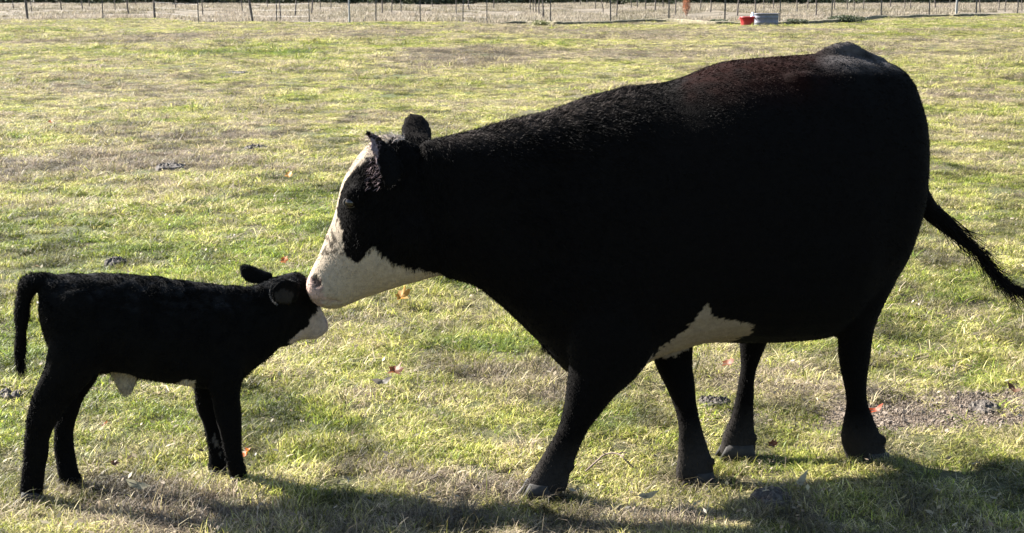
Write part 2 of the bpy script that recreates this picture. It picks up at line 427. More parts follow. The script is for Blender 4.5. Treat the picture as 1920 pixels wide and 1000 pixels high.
COW_LEGS = {
 'nf': [(1075, 520, 1240, 560, .11, -.14), (1066, 620, 1235, 640, .10, -.16), (1068, 690, 1196, 700, .082, -.16), (1064, 730, 1156, 738, .064, -.16), (1057, 768, 1124, 778, .053, -.155),
        (1048, 800, 1101, 808, .047, -.15), (1033, 830, 1087, 836, .038, -.145), (1017, 858, 1076, 864, .036, -.14), (1005, 880, 1069, 888, .042, -.14), (992, 900, 1066, 908, .046, -.14), (978, 915, 1062, 920, .046, -.14)],
 'ff': [(1205, 610, 1300, 600, .08, .12), (1220, 655, 1298, 645, .06, .08), (1231, 690, 1298, 680, .052, .05), (1248, 722, 1302, 712, .045, .02), (1263, 757, 1304, 750, .038, 0),
        (1271, 795, 1311, 788, .034, -.02), (1272, 828, 1322, 826, .031, -.03), (1271, 858, 1333, 856, .035, -.04), (1268, 882, 1338, 880, .041, -.04), (1270, 900, 1337, 902, .042, -.04)],
 'fh': [(1370, 560, 1470, 560, .08, .15), (1384, 620, 1445, 615, .05, .15), (1387, 655, 1433, 650, .036, .14), (1388, 685, 1421, 682, .03, .13), (1385, 715, 1413, 712, .027, .12),
        (1380, 750, 1411, 748, .026, .11), (1370, 785, 1412, 782, .03, .105), (1356, 815, 1414, 815, .038, .10), (1350, 838, 1415, 836, .041, .10), (1349, 852, 1413, 852, .041, .10)],
 'nh': [(1500, 420, 1700, 400, .13, -.12), (1550, 520, 1684, 498, .11, -.14), (1566, 580, 1655, 562, .085, -.15), (1573, 625, 1637, 612, .062, -.145), (1576, 665, 1629, 656, .048, -.13),
        (1583, 710, 1624, 706, .037, -.12), (1586, 750, 1626, 750, .031, -.11), (1582, 790, 1637, 787, .036, -.10), (1580, 822, 1651, 820, .044, -.09), (1585, 846, 1660, 845, .046, -.08), (1588, 862, 1662, 862, .046, -.08)]}
EAR_N = [(728, 262, 760, 320, .03, -.08), (708, 250, 746, 345, .022, -.14), (684, 240, 728, 362, .018, -.19), (682, 258, 724, 374, .017, -.235), (692, 300, 718, 378, .015, -.265)]
EAR_F = [(765, 285, 812, 285, .03, .08), (755, 258, 813, 262, .025, .12), (753, 242, 812, 248, .02, .15), (758, 224, 806, 230, .016, .175), (770, 212, 794, 216, .011, .19)]

def build_cow():
    sh = Shape()
    loft(sh, CB, COW_TRUNK, pear=.12, m=36, ex=.92)
    loft(sh, CH, COW_HEAD, pear=-.05)
    for k, s in COW_LEGS.items(): loft(sh, CB, s)
    loft(sh, CH, EAR_N, m=16); loft(sh, CH, EAR_F, m=16)
    A = np.array([[1, CB.b, 0], [-CB.b, 1, 0], [0, 0, 1]]) / CB.k; A[2] = [0, 0, 1]
    bl = lambda px, py, L, r: sh.ball(CB.P(px, py, L), r, ax=A)
    # tail head, hook and pin bones, shoulder, thigh, stifle, jaw, brow
    tube(sh, [(*CB.P(1530, 118), .03), (*CB.P(1560, 104), .035), (*CB.P(1588, 98), .036), (*CB.P(1612, 112), .036), (*CB.P(1650, 130), .04)])
    for s in (-1, 1):
        bl(1500, 185, s * .145, (.11, .06, .09)); bl(1668, 185, s * .08, (.05, .04, .05))
        bl(1575, 330, s * .17, (.22, .12, .28)); bl(1150, 430, s * .13, (.17, .09, .30)); bl(1480, 470, s * .22, (.2, .12, .2))
    for s in (-1, 1):
        sh.ball(CH.P(770, 440, s * .065), (.085, .05, .085)); sh.ball(CH.P(668, 368, s * .095), (.042, .03, .038))
        sh.ball(CH.P(603, 520, s * .035), (.03, .03, .03)); sh.ball(CH.P(610, 560, s * .03), (.035, .035, .02))
    # dewlap / brisket
    loft(sh, CB, [(900, 500, 905, 545, .03), (960, 560, 968, 600, .035), (1010, 620, 1022, 652, .04), (1060, 660, 1075, 702, .06), (1130, 670, 1140, 708, .08)])
    for a_, b_, l_ in ((1070, 876, -.15), (1334, 866, -.05), (1655, 826, -.1), (1412, 822, .09)): bl(a_, b_, l_ - .02, (.016, .012, .018)); bl(a_, b_, l_ + .03, (.016, .012, .018))
    # tail
    tube(sh, [(*CB.P(1640, 130), .04), (*CB.P(1700, 185), .03), (*CB.P(1712, 280), .03), (*CB.P(1718, 345, .01), .034), (*CB.P(1740, 390, .01), .034), (*CB.P(1778, 424, .01), .028), (*CB.P(1812, 456, .0), .016), (*CB.P(1840, 486, .0), .008)])
    me = fuse(sh, .008, 5)
    me.name = 'cow'
    displace(me, .006, 7, 1)
    co = coords(me)
    black = np.array([.0035, .0031, .003]); brown = np.array([.0125, .0038, .0028]); white = np.array([.31, .26, .2])
    col = np.tile(black, (len(co), 1))
    px, L = side_px(co, CB); hx, HL = side_px(co, CH)
    no0 = normals(me)
    nz = np.array([mnoise.noise(Vector(p) * 22) for p in co]); nz2 = np.array([mnoise.noise(Vector(p) * 60) for p in co])
    px = px + (nz * 3 + nz2 * 4)[:, None]; hx = hx + (nz * 5 + nz2 * 5)[:, None]
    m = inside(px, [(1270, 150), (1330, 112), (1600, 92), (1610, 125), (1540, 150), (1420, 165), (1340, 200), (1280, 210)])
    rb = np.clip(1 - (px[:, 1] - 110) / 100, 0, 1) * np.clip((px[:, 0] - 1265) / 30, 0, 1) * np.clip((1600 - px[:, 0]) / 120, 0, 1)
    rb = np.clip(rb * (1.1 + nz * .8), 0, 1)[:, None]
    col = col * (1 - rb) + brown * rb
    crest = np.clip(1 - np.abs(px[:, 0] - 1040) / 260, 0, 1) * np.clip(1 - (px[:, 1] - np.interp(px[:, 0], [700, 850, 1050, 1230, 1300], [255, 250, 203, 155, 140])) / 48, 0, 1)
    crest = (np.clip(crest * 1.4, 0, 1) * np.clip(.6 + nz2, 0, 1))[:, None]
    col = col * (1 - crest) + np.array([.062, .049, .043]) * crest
    rump_glint = np.clip(1 - ((px[:, 0] - 1625) / 100) ** 2, 0, 1) * np.clip(1 - (px[:, 1] - 112) / 30, 0, 1); rump_glint = np.clip(rump_glint * (1.1 + nz), 0, 1)[:, None] * .8  # sun glint on tailhead and rump, painted into the coat as grey
    col = col * (1 - rump_glint) + np.array([.075, .068, .066]) * rump_glint
    # pale skin behind the elbow and along the brisket
    m = inside(px, [(1198, 702), (1222, 668), (1262, 636), (1300, 603), (1327, 570), (1336, 594), (1372, 600), (1412, 607), (1410, 626), (1380, 638), (1330, 652), (1290, 666), (1230, 686), (1212, 702)]) & (px[:, 1] < 705)
    col[m] = np.array([.235, .19, .14])
    m2 = (np.abs(L) < .10) & (px[:, 1] > 690) & (px[:, 0] > 1240) & (px[:, 0] < 1400) & (px[:, 1] < 600)
    # the face
    head = hx[:, 0] < 842
    dark = inside(hx, [(700, 250), (702, 285), (690, 300), (664, 318), (640, 335), (628, 352), (630, 392), (640, 420), (640, 455), (648, 480), (668, 493), (690, 476), (702, 466),
                       (716, 480), (742, 497), (785, 506), (860, 520), (900, 400), (870, 200), (740, 200), (712, 262)])
    neckside = co[:, 0] > CH.P(830, 400)[0]
    wt = (~dark) & (~neckside) & (hx[:, 1] > 240)
    front = (np.abs(HL) < .055) & inside(to_px(co - np.outer(HL, CH.n)), [(745, 235), (690, 235), (600, 360), (560, 560), (640, 600), (650, 540), (640, 420), (672, 340), (700, 300), (735, 262)])
    wt |= front & ~neckside
    ear = np.abs(HL) > .125
    wt &= ~(ear & (hx[:, 1] < 370))
    col[wt] = white
    # streaks of dark hair running into the white of the nose
    st = wt & inside(hx, [(622, 400), (640, 420), (645, 480), (668, 495), (640, 478), (606, 480), (598, 470)]) & (nz2 + nz * .6 > .05)
    col[st] = white * .25
    mz = wt & inside(hx, [(570, 510), (600, 522), (603, 545), (612, 562), (600, 580), (570, 570)])
    col[mz] = np.array([.36, .26, .22]) * (1 + .5 * nz[mz])[:, None]
    nos = ((hx - np.array([591, 527])) ** 2 / np.array([8, 10]) ** 2).sum(1) < 1
    col[nos & wt] = np.array([.07, .05, .045])
    mouth = np.interp(hx[:, 0], [592, 615, 640, 668], [562, 567, 565, 559]); ml = wt & (np.abs(hx[:, 1] - mouth) < 3) & (hx[:, 0] > 590) & (hx[:, 0] < 640)
    col[ml] = np.array([.27, .21, .17])
    cav = np.where(nos & wt, .010, 0) + np.where(ml, .004, 0)
    me.vertices.foreach_set('co', (co - no0 * cav[:, None]).ravel().astype(np.float32)); me.update()
    er = (HL < -.125) & (hx[:, 1] < 372) & ~neckside
    ei = er & (hx[:, 0] < 702 + (hx[:, 1] - 250) * .12) & (hx[:, 1] > 262)
    col[ei] = np.array([.2, .155, .16])
    # lower legs: dusty
    low = np.clip(1 - (co[:, 2] - .02) / .16, 0, 1)[:, None] * .5
    col = col * (1 - low) + np.array([.045, .04, .036]) * low
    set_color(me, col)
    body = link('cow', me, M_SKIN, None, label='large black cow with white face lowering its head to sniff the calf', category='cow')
    # eyes
    for s in (-1, 1):
        sh = Shape(); sh.ball((0, 0, 0), .0185, 10, 16)
        e = link('eye', mesh_from('eye', np.concatenate(sh.v), sh.f, None, True), M_EYE, body); e.location = CH.P(657, 380, s * .106)
        lid = Shape(); c0 = CH.P(657, 380, s * .113); th = np.linspace(0, 2 * math.pi, 17)
        tube(lid, [(*(c0 + np.array([math.cos(t) * .021, 0, math.sin(t) * .014]) - CH.n * s * .004 * abs(math.cos(t))), .0045) for t in th], m=7, sub=1)
        v_ = np.concatenate(lid.v); link('eyelid', mesh_from('eyelid', v_, lid.f, {'coat': np.tile([.06, .055, .05], (len(v_), 1))}, True), M_SKIN, body)
    # hooves
    for (x1, x2, yt, yb, L_, w_, lb) in [(976, 1036, 904, 930, -.14, .046, 'grey front hoof stretched forward in the grass'), (1272, 1338, 882, 908, -.04, .045, None), (1345, 1412, 830, 858, .10, .045, 'pale muddy hoof'), (1590, 1664, 845, 868, -.08, .05, None)]:
        make_hoof(CB, x1, x2, yt, yb, L_, w_, body, -1, lb)
    # coat
    no = normals(me)
    flow = np.tile(np.array([1., CB.b, -.55]), (len(co), 1))
    hm = (co[:, 0] < CH.P(830, 400)[0])
    bl_ = np.clip((co[:, 0] - CH.P(760, 400)[0]) / (CH.P(920, 400)[0] - CH.P(760, 400)[0]), 0, 1)[:, None]
    flow = flow * bl_ + np.array([-.2, 0, -.9]) * (1 - bl_)
    flow[hm & (hx[:, 0] < 660)] = np.array([-.5, 0, -.8])
    lg = co[:, 2] < .6; flow[lg] = [.2, 0, -1]
    top = np.clip((no[:, 2] - .2) * 1.5, 0, 1)
    neck = np.clip(1 - np.abs(px[:, 0] - 1040) / 240, 0, 1)
    ln = .013 + .026 * neck * (.35 + .65 * top) + .008 * (np.abs(px[:, 0] - 760) < 90)
    ln[np.abs(HL) > .12] = np.where(hm[np.abs(HL) > .12], .011, ln[np.abs(HL) > .12])
    ln[lg] = .012; ln[wt] = .009
    wgt = .9 + 1.2 * top + .8 * neck + .6 * (1 - bl_[:, 0])
    grow_hair('coat_hair', me, body, 190000, ln, .0017, flow, wgt, lift=.28, jitter=.22, seed=5, curl=.35)
    # brisket tuft
    r = np.array([CB.P(1028 + RNG.uniform(-12, 12), 642 + RNG.uniform(-10, 10), RNG.uniform(-.03, .01)) for _ in range(260)])
    strands('brisket_tuft', r, np.tile([.05, 0, -1.], (260, 1)) + RNG.normal(0, .25, (260, 3)), .05, .0016, black, body, 8, 3)
    # tail switch
    path = [CB.P(1738, 384), CB.P(1772, 418), CB.P(1806, 448), CB.P(1836, 476), CB.P(1858, 504), CB.P(1880, 528), CB.P(1912, 545)]
    n = 900; t = RNG.random(n) ** .8 * (len(path) - 1.001); i = t.astype(int); f = (t - i)[:, None]; path = np.array(path)
    r = path[i] * (1 - f) + path[i + 1] * f; d = path[i + 1] - path[i]; d /= np.linalg.norm(d, axis=1)[:, None]
    r += RNG.normal(0, .015, (n, 3)) * (1.1 - t[:, None] / len(path))
    strands('tail_switch', r, d + RNG.normal(0, .09, (n, 3)), .16, .0028, black * 1.2, body, 9, 9, .45, .1)
    # crown tuft between the ears
    r = np.array([CH.P(RNG.uniform(694, 760), 256 + RNG.uniform(0, 8), RNG.uniform(-.05, .06)) for _ in range(420)])
    strands('crown_tuft', r, np.tile([-.5, 0, .45], (420, 1)) + RNG.normal(0, .3, (420, 3)), .035, .0018, np.array([.35, .3, .27]), body, 10, 3, .3, .6)
    r = np.array([CH.P(RNG.uniform(690, 716), RNG.uniform(250, 355), RNG.uniform(-.21, -.15)) for _ in range(260)])
    strands('ear_hair', r, np.tile([-.5, -.5, -.1], (260, 1)) + RNG.normal(0, .25, (260, 3)), .02, .0017, np.array([.13, .095, .10]), body, 11, 3, .3, .4)
    return body
cow = build_cow()

# ---------------------------------------------------------------- the calf
FB = Plane(5.01, .25)
xf = FB.P(520, 560)[0]; FHB = .85
FH = Plane(FB.a + FB.b * xf - FHB * xf, FHB)
CALF_TRUNK = [
 (74, 545, 76, 600, .05), (84, 522, 88, 640, .085), (112, 514, 114, 684, .108), (160, 513, 162, 704, .118), (212, 514, 214, 698, .128), (270, 518, 270, 709, .135),
 (330, 525, 328, 719, .135), (385, 531, 380, 727, .122), (428, 537, 422, 730, .105), (462, 537, 452, 712, .088), (490, 532, 480, 690, .074), (515, 524, 505, 668, .066), (540, 518, 525, 650, .06)]
CALF_HEAD = [(512, 524, 506, 640, .055), (535, 514, 527, 650, .064), (558, 511, 545, 645, .066), (575, 522, 558, 640, .062), (587, 548, 568, 637, .050), (599, 576, 578, 637, .040), (609, 598, 592, 634, .036), (612, 612, 603, 626, .022)]
CALF_LEGS = {
 'nh': [(96, 590, 205, 600, .06, -.06), (90, 650, 205, 668, .056, -.075), (82, 690, 180, 702, .047, -.08), (63, 735, 143, 746, .034, -.08), (50, 775, 112, 785, .028, -.075),
        (46, 810, 98, 812, .024, -.07), (44, 848, 91, 848, .022, -.065), (42, 880, 86, 880, .025, -.06), (38, 908, 81, 908, .028, -.055), (37, 928, 80, 930, .028, -.055)],
 'fh': [(115, 640, 200, 660, .045, .07), (118, 700, 185, 708, .036, .075), (118, 738, 160, 742, .03, .075), (106, 778, 147, 780, .026, .07), (101, 815, 138, 816, .022, .065),
        (101, 848, 141, 848, .021, .06), (107, 880, 149, 880, .025, .055), (112, 902, 156, 903, .027, .055), (114, 912, 157, 913, .027, .055)],
 'nf': [(375, 640, 462, 640, .05, -.06), (384, 700, 457, 700, .045, -.07), (394, 735, 451, 735, .037, -.07), (401, 772, 453, 772, .031, -.065), (411, 808, 454, 808, .028, -.06),
        (417, 840, 452, 840, .021, -.055), (422, 865, 457, 865, .024, -.05), (428, 886, 462, 886, .026, -.045), (430, 900, 463, 900, .026, -.045)],
 'ff': [(355, 680, 430, 680, .04, .06), (362, 722, 418, 722, .034, .06), (366, 755, 412, 755, .029, .06), (377, 790, 414, 790, .025, .055), (387, 822, 418, 822, .021, .05),
        (391, 850, 421, 850, .021, .05), (391, 872, 425, 872, .026, .05), (391, 886, 426, 887, .026, .05)]}
CEAR_N = [(562, 530, 556, 566, .016, -.055), (545, 522, 540, 572, .013, -.075), (524, 526, 520, 572, .011, -.095), (511, 538, 510, 562, .008, -.11)]
CEAR_F = [(512, 512, 510, 540, .016, .05), (492, 506, 486, 534, .013, .06), (468, 496, 462, 528, .011, .07), (450, 496, 452, 516, .007, .078)]

def build_calf():
    sh = Shape()
    loft(sh, FB, CALF_TRUNK, pear=.1, m=28); loft(sh, FH, CALF_HEAD)
    for s in CALF_LEGS.values(): loft(sh, FB, s, m=18)
    loft(sh, FB, CEAR_N, m=14); loft(sh, FB, CEAR_F, m=14)
    for s in (-1, 1):
        sh.ball(FB.P(140, 610, s * .07), (.1, .05, .12)); sh.ball(FB.P(415, 640, s * .07), (.06, .04, .13))
        sh.ball(FH.P(580, 560, s * .05), (.02, .02, .02))
    tube(sh, [(*FB.P(110, 532), .03), (*FB.P(80, 528), .03), (*FB.P(56, 534), .03), (*FB.P(44, 562), .025), (*FB.P(41, 600), .022), (*FB.P(39, 635), .018), (*FB.P(37, 660), .02), (*FB.P(36, 685), .010)])
    # white navel fold under the flank
    loft(sh, FB, [(205, 688, 258, 700, .03), (212, 712, 256, 716, .022), (220, 728, 250, 730, .016), (228, 740, 246, 740, .010)], m=12)
    me = fuse(sh, .0068, 4); me.name = 'calf'
    displace(me, .004, 16, 4)
    co = coords(me); px, L = side_px(co, FB); hx, HL = side_px(co, FH)
    black = np.array([.0038, .0036, .0035]); white = np.array([.31, .26, .235])
    col = np.tile(black, (len(co), 1))
    nz = np.array([mnoise.noise(Vector(p) * 40) for p in co])
    px = px + (nz * 3)[:, None]; hx = hx + (nz * 3)[:, None]
    hd = co[:, 0] > FH.P(540, 580)[0]
    mp = to_px(co - np.outer(HL, FH.n)) + (nz * 3)[:, None]
    wt = hd & inside(hx, [(596, 575), (585, 592), (576, 612), (560, 626), (540, 640), (560, 670), (640, 660), (640, 560)])
    blaze = hd & (np.abs(HL) < .03) & inside(mp, [(556, 500), (570, 512), (560, 545), (585, 580), (640, 640), (650, 500)])
    wt |= blaze
    wt &= ~(((hx[:, 0] - 591) / 4.5) ** 2 + ((hx[:, 1] - 580) / 10) ** 2 < 1)
    back_sheen = np.clip(normals(me)[:, 2] - .35, 0, 1) * (co[:, 2] > .55) * np.clip(nz * 2.5 + .3, 0, 1); col = col + back_sheen[:, None] * np.array([.02, .021, .023])  # highlights along the back painted into the coat colour where it faces up
    col[wt] = white
    nose = wt & inside(mp, [(603, 592), (630, 590), (630, 625), (606, 622)]); col[nose] = np.array([.45, .32, .3])
    nv = inside(px, [(206, 697), (216, 694), (256, 708), (258, 760), (200, 760)]) & (np.abs(L) < .06); col[nv] = np.array([.26, .23, .18])
    bw = inside(px, [(325, 722), (345, 712), (364, 714), (366, 735), (330, 735)]) & (np.abs(L) < .1); col[bw] = np.array([.36, .32, .25])
    lw = inside(to_px(co), [(388, 790), (393, 788), (402, 812), (416, 846), (413, 856), (397, 824)]) & (L > 0) & (nz > -.1); col[lw] = np.array([.07, .065, .06])
    ear = inside(to_px(co), [(514, 550), (530, 542), (552, 550), (545, 570), (518, 566)]) & (L < -.07); col[ear] = np.array([.022, .02, .019])
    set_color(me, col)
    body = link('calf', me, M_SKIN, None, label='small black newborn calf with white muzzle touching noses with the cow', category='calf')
    for s in (-1, 1):
        b_ = Shape(); b_.ball((0, 0, 0), .0125, 8, 12)
        e = link('eye', mesh_from('eye', np.concatenate(b_.v), b_.f, None, True), M_EYE, body); e.location = FH.P(583, 560, s * .058)
    for (x1, x2, yt, yb, L_) in [(84, 38, 920, 945, -.055), (160, 114, 904, 926, .055), (466, 430, 892, 912, -.045), (430, 392, 878, 898, .05)]:
        make_hoof(FB, x1, x2, yt, yb, L_, .03, body, 1)
    no = normals(me); flow = np.tile(np.array([-1., -FB.b, -.5]), (len(co), 1))
    flow[co[:, 2] < .4] = [-.25, 0, -1]; flow[px[:, 0] < 68] = [-.1, 0, -1]; flow[hd] = [.4, .1, -.8]
    top = np.clip((no[:, 2]) * 1.5, 0, 1)
    ln = .013 - .003 * (co[:, 2] < .3) + .003 * (px[:, 0] < 70); ln[wt] = .007; ln[nv] = .02; ln[(L < -.085) & (co[:, 2] > .55) & (px[:, 0] > 500)] = .008
    grow_hair('coat_hair', me, body, 90000, ln, .0016, flow, .6 + top, lift=.42, jitter=.3, seed=6, curl=.9)
    r = np.array([FB.P(38 + RNG.uniform(-7, 7), RNG.uniform(640, 690), RNG.uniform(-.012, .012)) for _ in range(500)])
    strands('tail_switch', r, np.tile([0, 0, -1.], (500, 1)) + RNG.normal(0, .2, (500, 3)), .05, .0018, black, body, 12, 4, .3, .3)
    rim = []
    for t in np.radians(np.linspace(60, 245, 520)):       # pale fringe round the near ear
        rim.append(FB.P(531 + 24 * math.cos(t), 548 - 25 * math.sin(t), -.100 + .02 * math.cos(t)))
    rim = np.array(rim)
    c0 = FB.P(532, 548, -.09)
    strands('ear_fringe', rim, (rim - c0) * 14 + RNG.normal(0, .3, rim.shape), .007, .0014, np.array([.07, .067, .065]), body, 13, 2, .2, .1)
    u = Shape(); tube(u, [(*FB.P(249, 700), .008), (*FB.P(250, 718), .007), (*FB.P(247, 732), .004)], m=8)
    link('navel_cord', mesh_from('navel_cord', np.concatenate(u.v), u.f, {'coat': np.tile([.02, .012, .01], (len(np.concatenate(u.v)), 1))}, True), M_SKIN, body)
    return body
calf = build_calf()

# ------------------------------------------------------------------ scattered ground cover
def clump(name, n, hgt, width, spread, lean, tint, rng, seg=3, curl=.5):
    """a tuft of n bent blades as one mesh"""
    r = spread * np.sqrt(rng.random(n)); a = rng.random(n) * 2 * math.pi
    base = np.stack([r * np.cos(a), r * np.sin(a), np.full(n, -.008)], 1)
    yaw = rng.random(n) * 2 * math.pi
    tilt = np.abs(rng.normal(lean, .3, n))
    L = hgt * rng.uniform(.45, 1.25, n)
    out = np.stack([np.cos(yaw), np.sin(yaw), np.zeros(n)], 1); sd = np.stack([-np.sin(yaw + rng.normal(0, .6, n)), np.cos(yaw), np.zeros(n)], 1)
    w_ = width * rng.uniform(.6, 1.35, n)
    V = []; p = base; t = tilt
    for k in range(seg + 1):
        ww = (w_ * (1, .85, .55, .08)[k] if seg == 3 else w_ * (1 - k / seg * .92))[:, None] / 2
        V += [p - sd * ww, p + sd * ww]
        d = out * np.sin(t)[:, None] + np.array([0, 0, 1]) * np.cos(t)[:, None]
        p = p + d * (L / seg)[:, None]
        t = t + curl * rng.uniform(.3, 1.2, n)
        p[:, 2] = np.maximum(p[:, 2], .004)
    V = np.stack(V, 1).reshape(-1, 3); st = (seg + 1) * 2
    i = ((np.arange(n) * st)[:, None] + np.arange(seg)[None, :] * 2).ravel()
    F = np.stack([i, i + 1, i + 3, i + 2], 1)
    tn = np.repeat(rng.uniform(*tint, n), st)
    shd = np.repeat(rng.uniform(.3, 1.6, n) ** 1.25, st)
    return mesh_from(name, V, F, {'tint': tn, 'shade': np.stack([shd] * 3, 1)})
def variants(colname, meshes, m):
    col = bpy.data.collections.new(colname)
    for i, me in enumerate(meshes):
        me.materials.append(m)
        o = bpy.data.objects.new('%s_%02d' % (colname, i), me); col.objects.link(o)
    return col
def scatter(name, pts, rot, scale, idx, col, attrs=None, **props):
    me = mesh_from(name, pts, [], None)
    for k, arr, ty, fld in (('rot', rot, 'FLOAT_VECTOR', 'vector'), ('scl', scale, 'FLOAT_VECTOR', 'vector')):
        a = me.attributes.new(k, ty, 'POINT'); a.data.foreach_set(fld, np.asarray(arr, np.float32).ravel())
    a = me.attributes.new('idx', 'INT', 'POINT'); a.data.foreach_set('value', np.asarray(idx, np.int32))
    for k, v in (attrs or {}).items():
        a = me.attributes.new(k, 'FLOAT', 'POINT'); a.data.foreach_set('value', np.asarray(v, np.float32))
    o = bpy.data.objects.new(name, me); C.objects.link(o)
    for k, v in props.items(): o[k] = v
    g = bpy.data.node_groups.new(name + '_nodes', 'GeometryNodeTree')
    g.interface.new_socket('Geometry', in_out='INPUT', socket_type='NodeSocketGeometry')
    g.interface.new_socket('Geometry', in_out='OUTPUT', socket_type='NodeSocketGeometry')
    N = g.nodes; gi = N.new('NodeGroupInput'); go = N.new('NodeGroupOutput'); ip = N.new('GeometryNodeInstanceOnPoints')
    ci = N.new('GeometryNodeCollectionInfo'); ci.inputs['Collection'].default_value = col
    ci.inputs['Separate Children'].default_value = True; ci.inputs['Reset Children'].default_value = True
    ip.inputs['Pick Instance'].default_value = True
    def named(n, ty):
        a = N.new('GeometryNodeInputNamedAttribute'); a.data_type = ty; a.inputs['Name'].default_value = n; return a.outputs['Attribute']
    g.links.new(gi.outputs[0], ip.inputs['Points']); g.links.new(ci.outputs[0], ip.inputs['Instance'])
    g.links.new(named('idx', 'INT'), ip.inputs['Instance Index'])
    er = N.new('FunctionNodeEulerToRotation'); g.links.new(named('rot', 'FLOAT_VECTOR'), er.inputs[0]); g.links.new(er.outputs[0], ip.inputs['Rotation'])
    g.links.new(named('scl', 'FLOAT_VECTOR'), ip.inputs['Scale'])
    g.links.new(ip.outputs[0], go.inputs[0])
    md = o.modifiers.new('scatter', 'NODES'); md.node_group = g
    return o

# dry (+) and green (-) patches, seen at pixel x, y with pixel radii
PATCH = [(250, 325, 230, 40, .4, .5), (430, 410, 90, 22, .38, .3), (420, 258, 120, 22, .3, .2), (850, 112, 110, 16, .35, .4), (340, 68, 70, 8, .3, .3), (110, 158, 160, 10, .25, .1),
 (600, 745, 90, 26, .3, .3), (330, 945, 150, 62, .55, 1.0), (870, 900, 130, 36, .42, .5), (960, 705, 130, 40, .22, .1), (1500, 735, 210, 26, .28, -.1), (1100, 960, 160, 30, .2, .3), (640, 600, 90, 24, .3, .2),
 (760, 985, 90, 20, .2, .4), (1860, 440, 140, 30, .3, .2), (1800, 300, 90, 14, .25, .1), (100, 690, 90, 20, .2, .1), (1000, 60, 300, 8, .15, .1), (1400, 700, 70, 24, .2, 0),
 (170, 98, 280, 10, -.28, 0), (540, 98, 60, 9, -.45, .6), (400, 98, 60, 9, -.3, .4), (600, 186, 90, 12, -.4, .2), (930, 655, 110, 22, -.4, .1), (560, 770, 120, 30, -.22, .1), (1130, 780, 60, 24, -.35, .2), (600, 852, 120, 18, -.35, .8),
 (600, 935, 100, 18, -.3, .7), (1440, 860, 120, 22, -.32, .1), (1700, 615, 160, 34, -.18, 0), (50, 600, 60, 30, -.2, 0), (420, 500, 120, 40, -.15, 0), (150, 250, 140, 30, -.18, 0), (1650, 940, 120, 22, -.2, .2), (1850, 700, 80, 22, -.2, 0), (520, 375, 60, 14, -.1, .5)]
def patch_fields(x, y):
    d = np.zeros_like(x); h = np.zeros_like(x)
    for px, py, rx, ry, a, t in PATCH:
        g = on_ground(px, py); D = g[1]
        wx = rx * D / FOC; wy = ry * D * D / (CAM_H * FOC)
        e = np.exp(-((x - g[0]) / wx) ** 2 - ((y - g[1]) / wy) ** 2)
        d += a * e; h += t * e
    n = fbm(x * 1.1, y * 1.1, 51, 4) - .5; n2 = fbm(x * 4.5, y * 4.5, 61, 3) - .5; n3 = fbm(x * .18, y * .13, 71, 3) - .5
    far = np.clip((y - 10) / 30, 0, 1)
    d = d * 1.15 + n * .8 + n2 * .75 + n3 * 1.0 + .10 + far * .12
    h = h + np.clip(n2 * 2.0 + n * 1.3, -.4, 1)
    return d, h

DUNG = [(445, 137, 50, 'dark dung pat farthest from the camera, left of centre in the pasture'), (32, 306, 52, 'dark crumbly dung pat at the left edge beside the dry grass mound'),
        (217, 499, 46, 'dark dung pat just behind the back of the calf'), (1452, 922, 92, 'broad crusted dung pat in front of the hind legs of the cow'),
        (18, 742, 46, 'dark dung pat on the ground behind the tail of the calf'), (318, 318, 66, 'dark dung pat half sunk in the dry grass mound'),
        (478, 284, 44, 'thin dark dung pat in green grass right of the dry grass mound'), (1846, 766, 66, 'dark dung lump on the bare soil right of the hind legs'),
        (1338, 752, 62, 'purplish grey dung pat between the front and hind legs of the cow')]
DW = [(on_ground(px, py), pw) for px, py, pw, _ in DUNG]

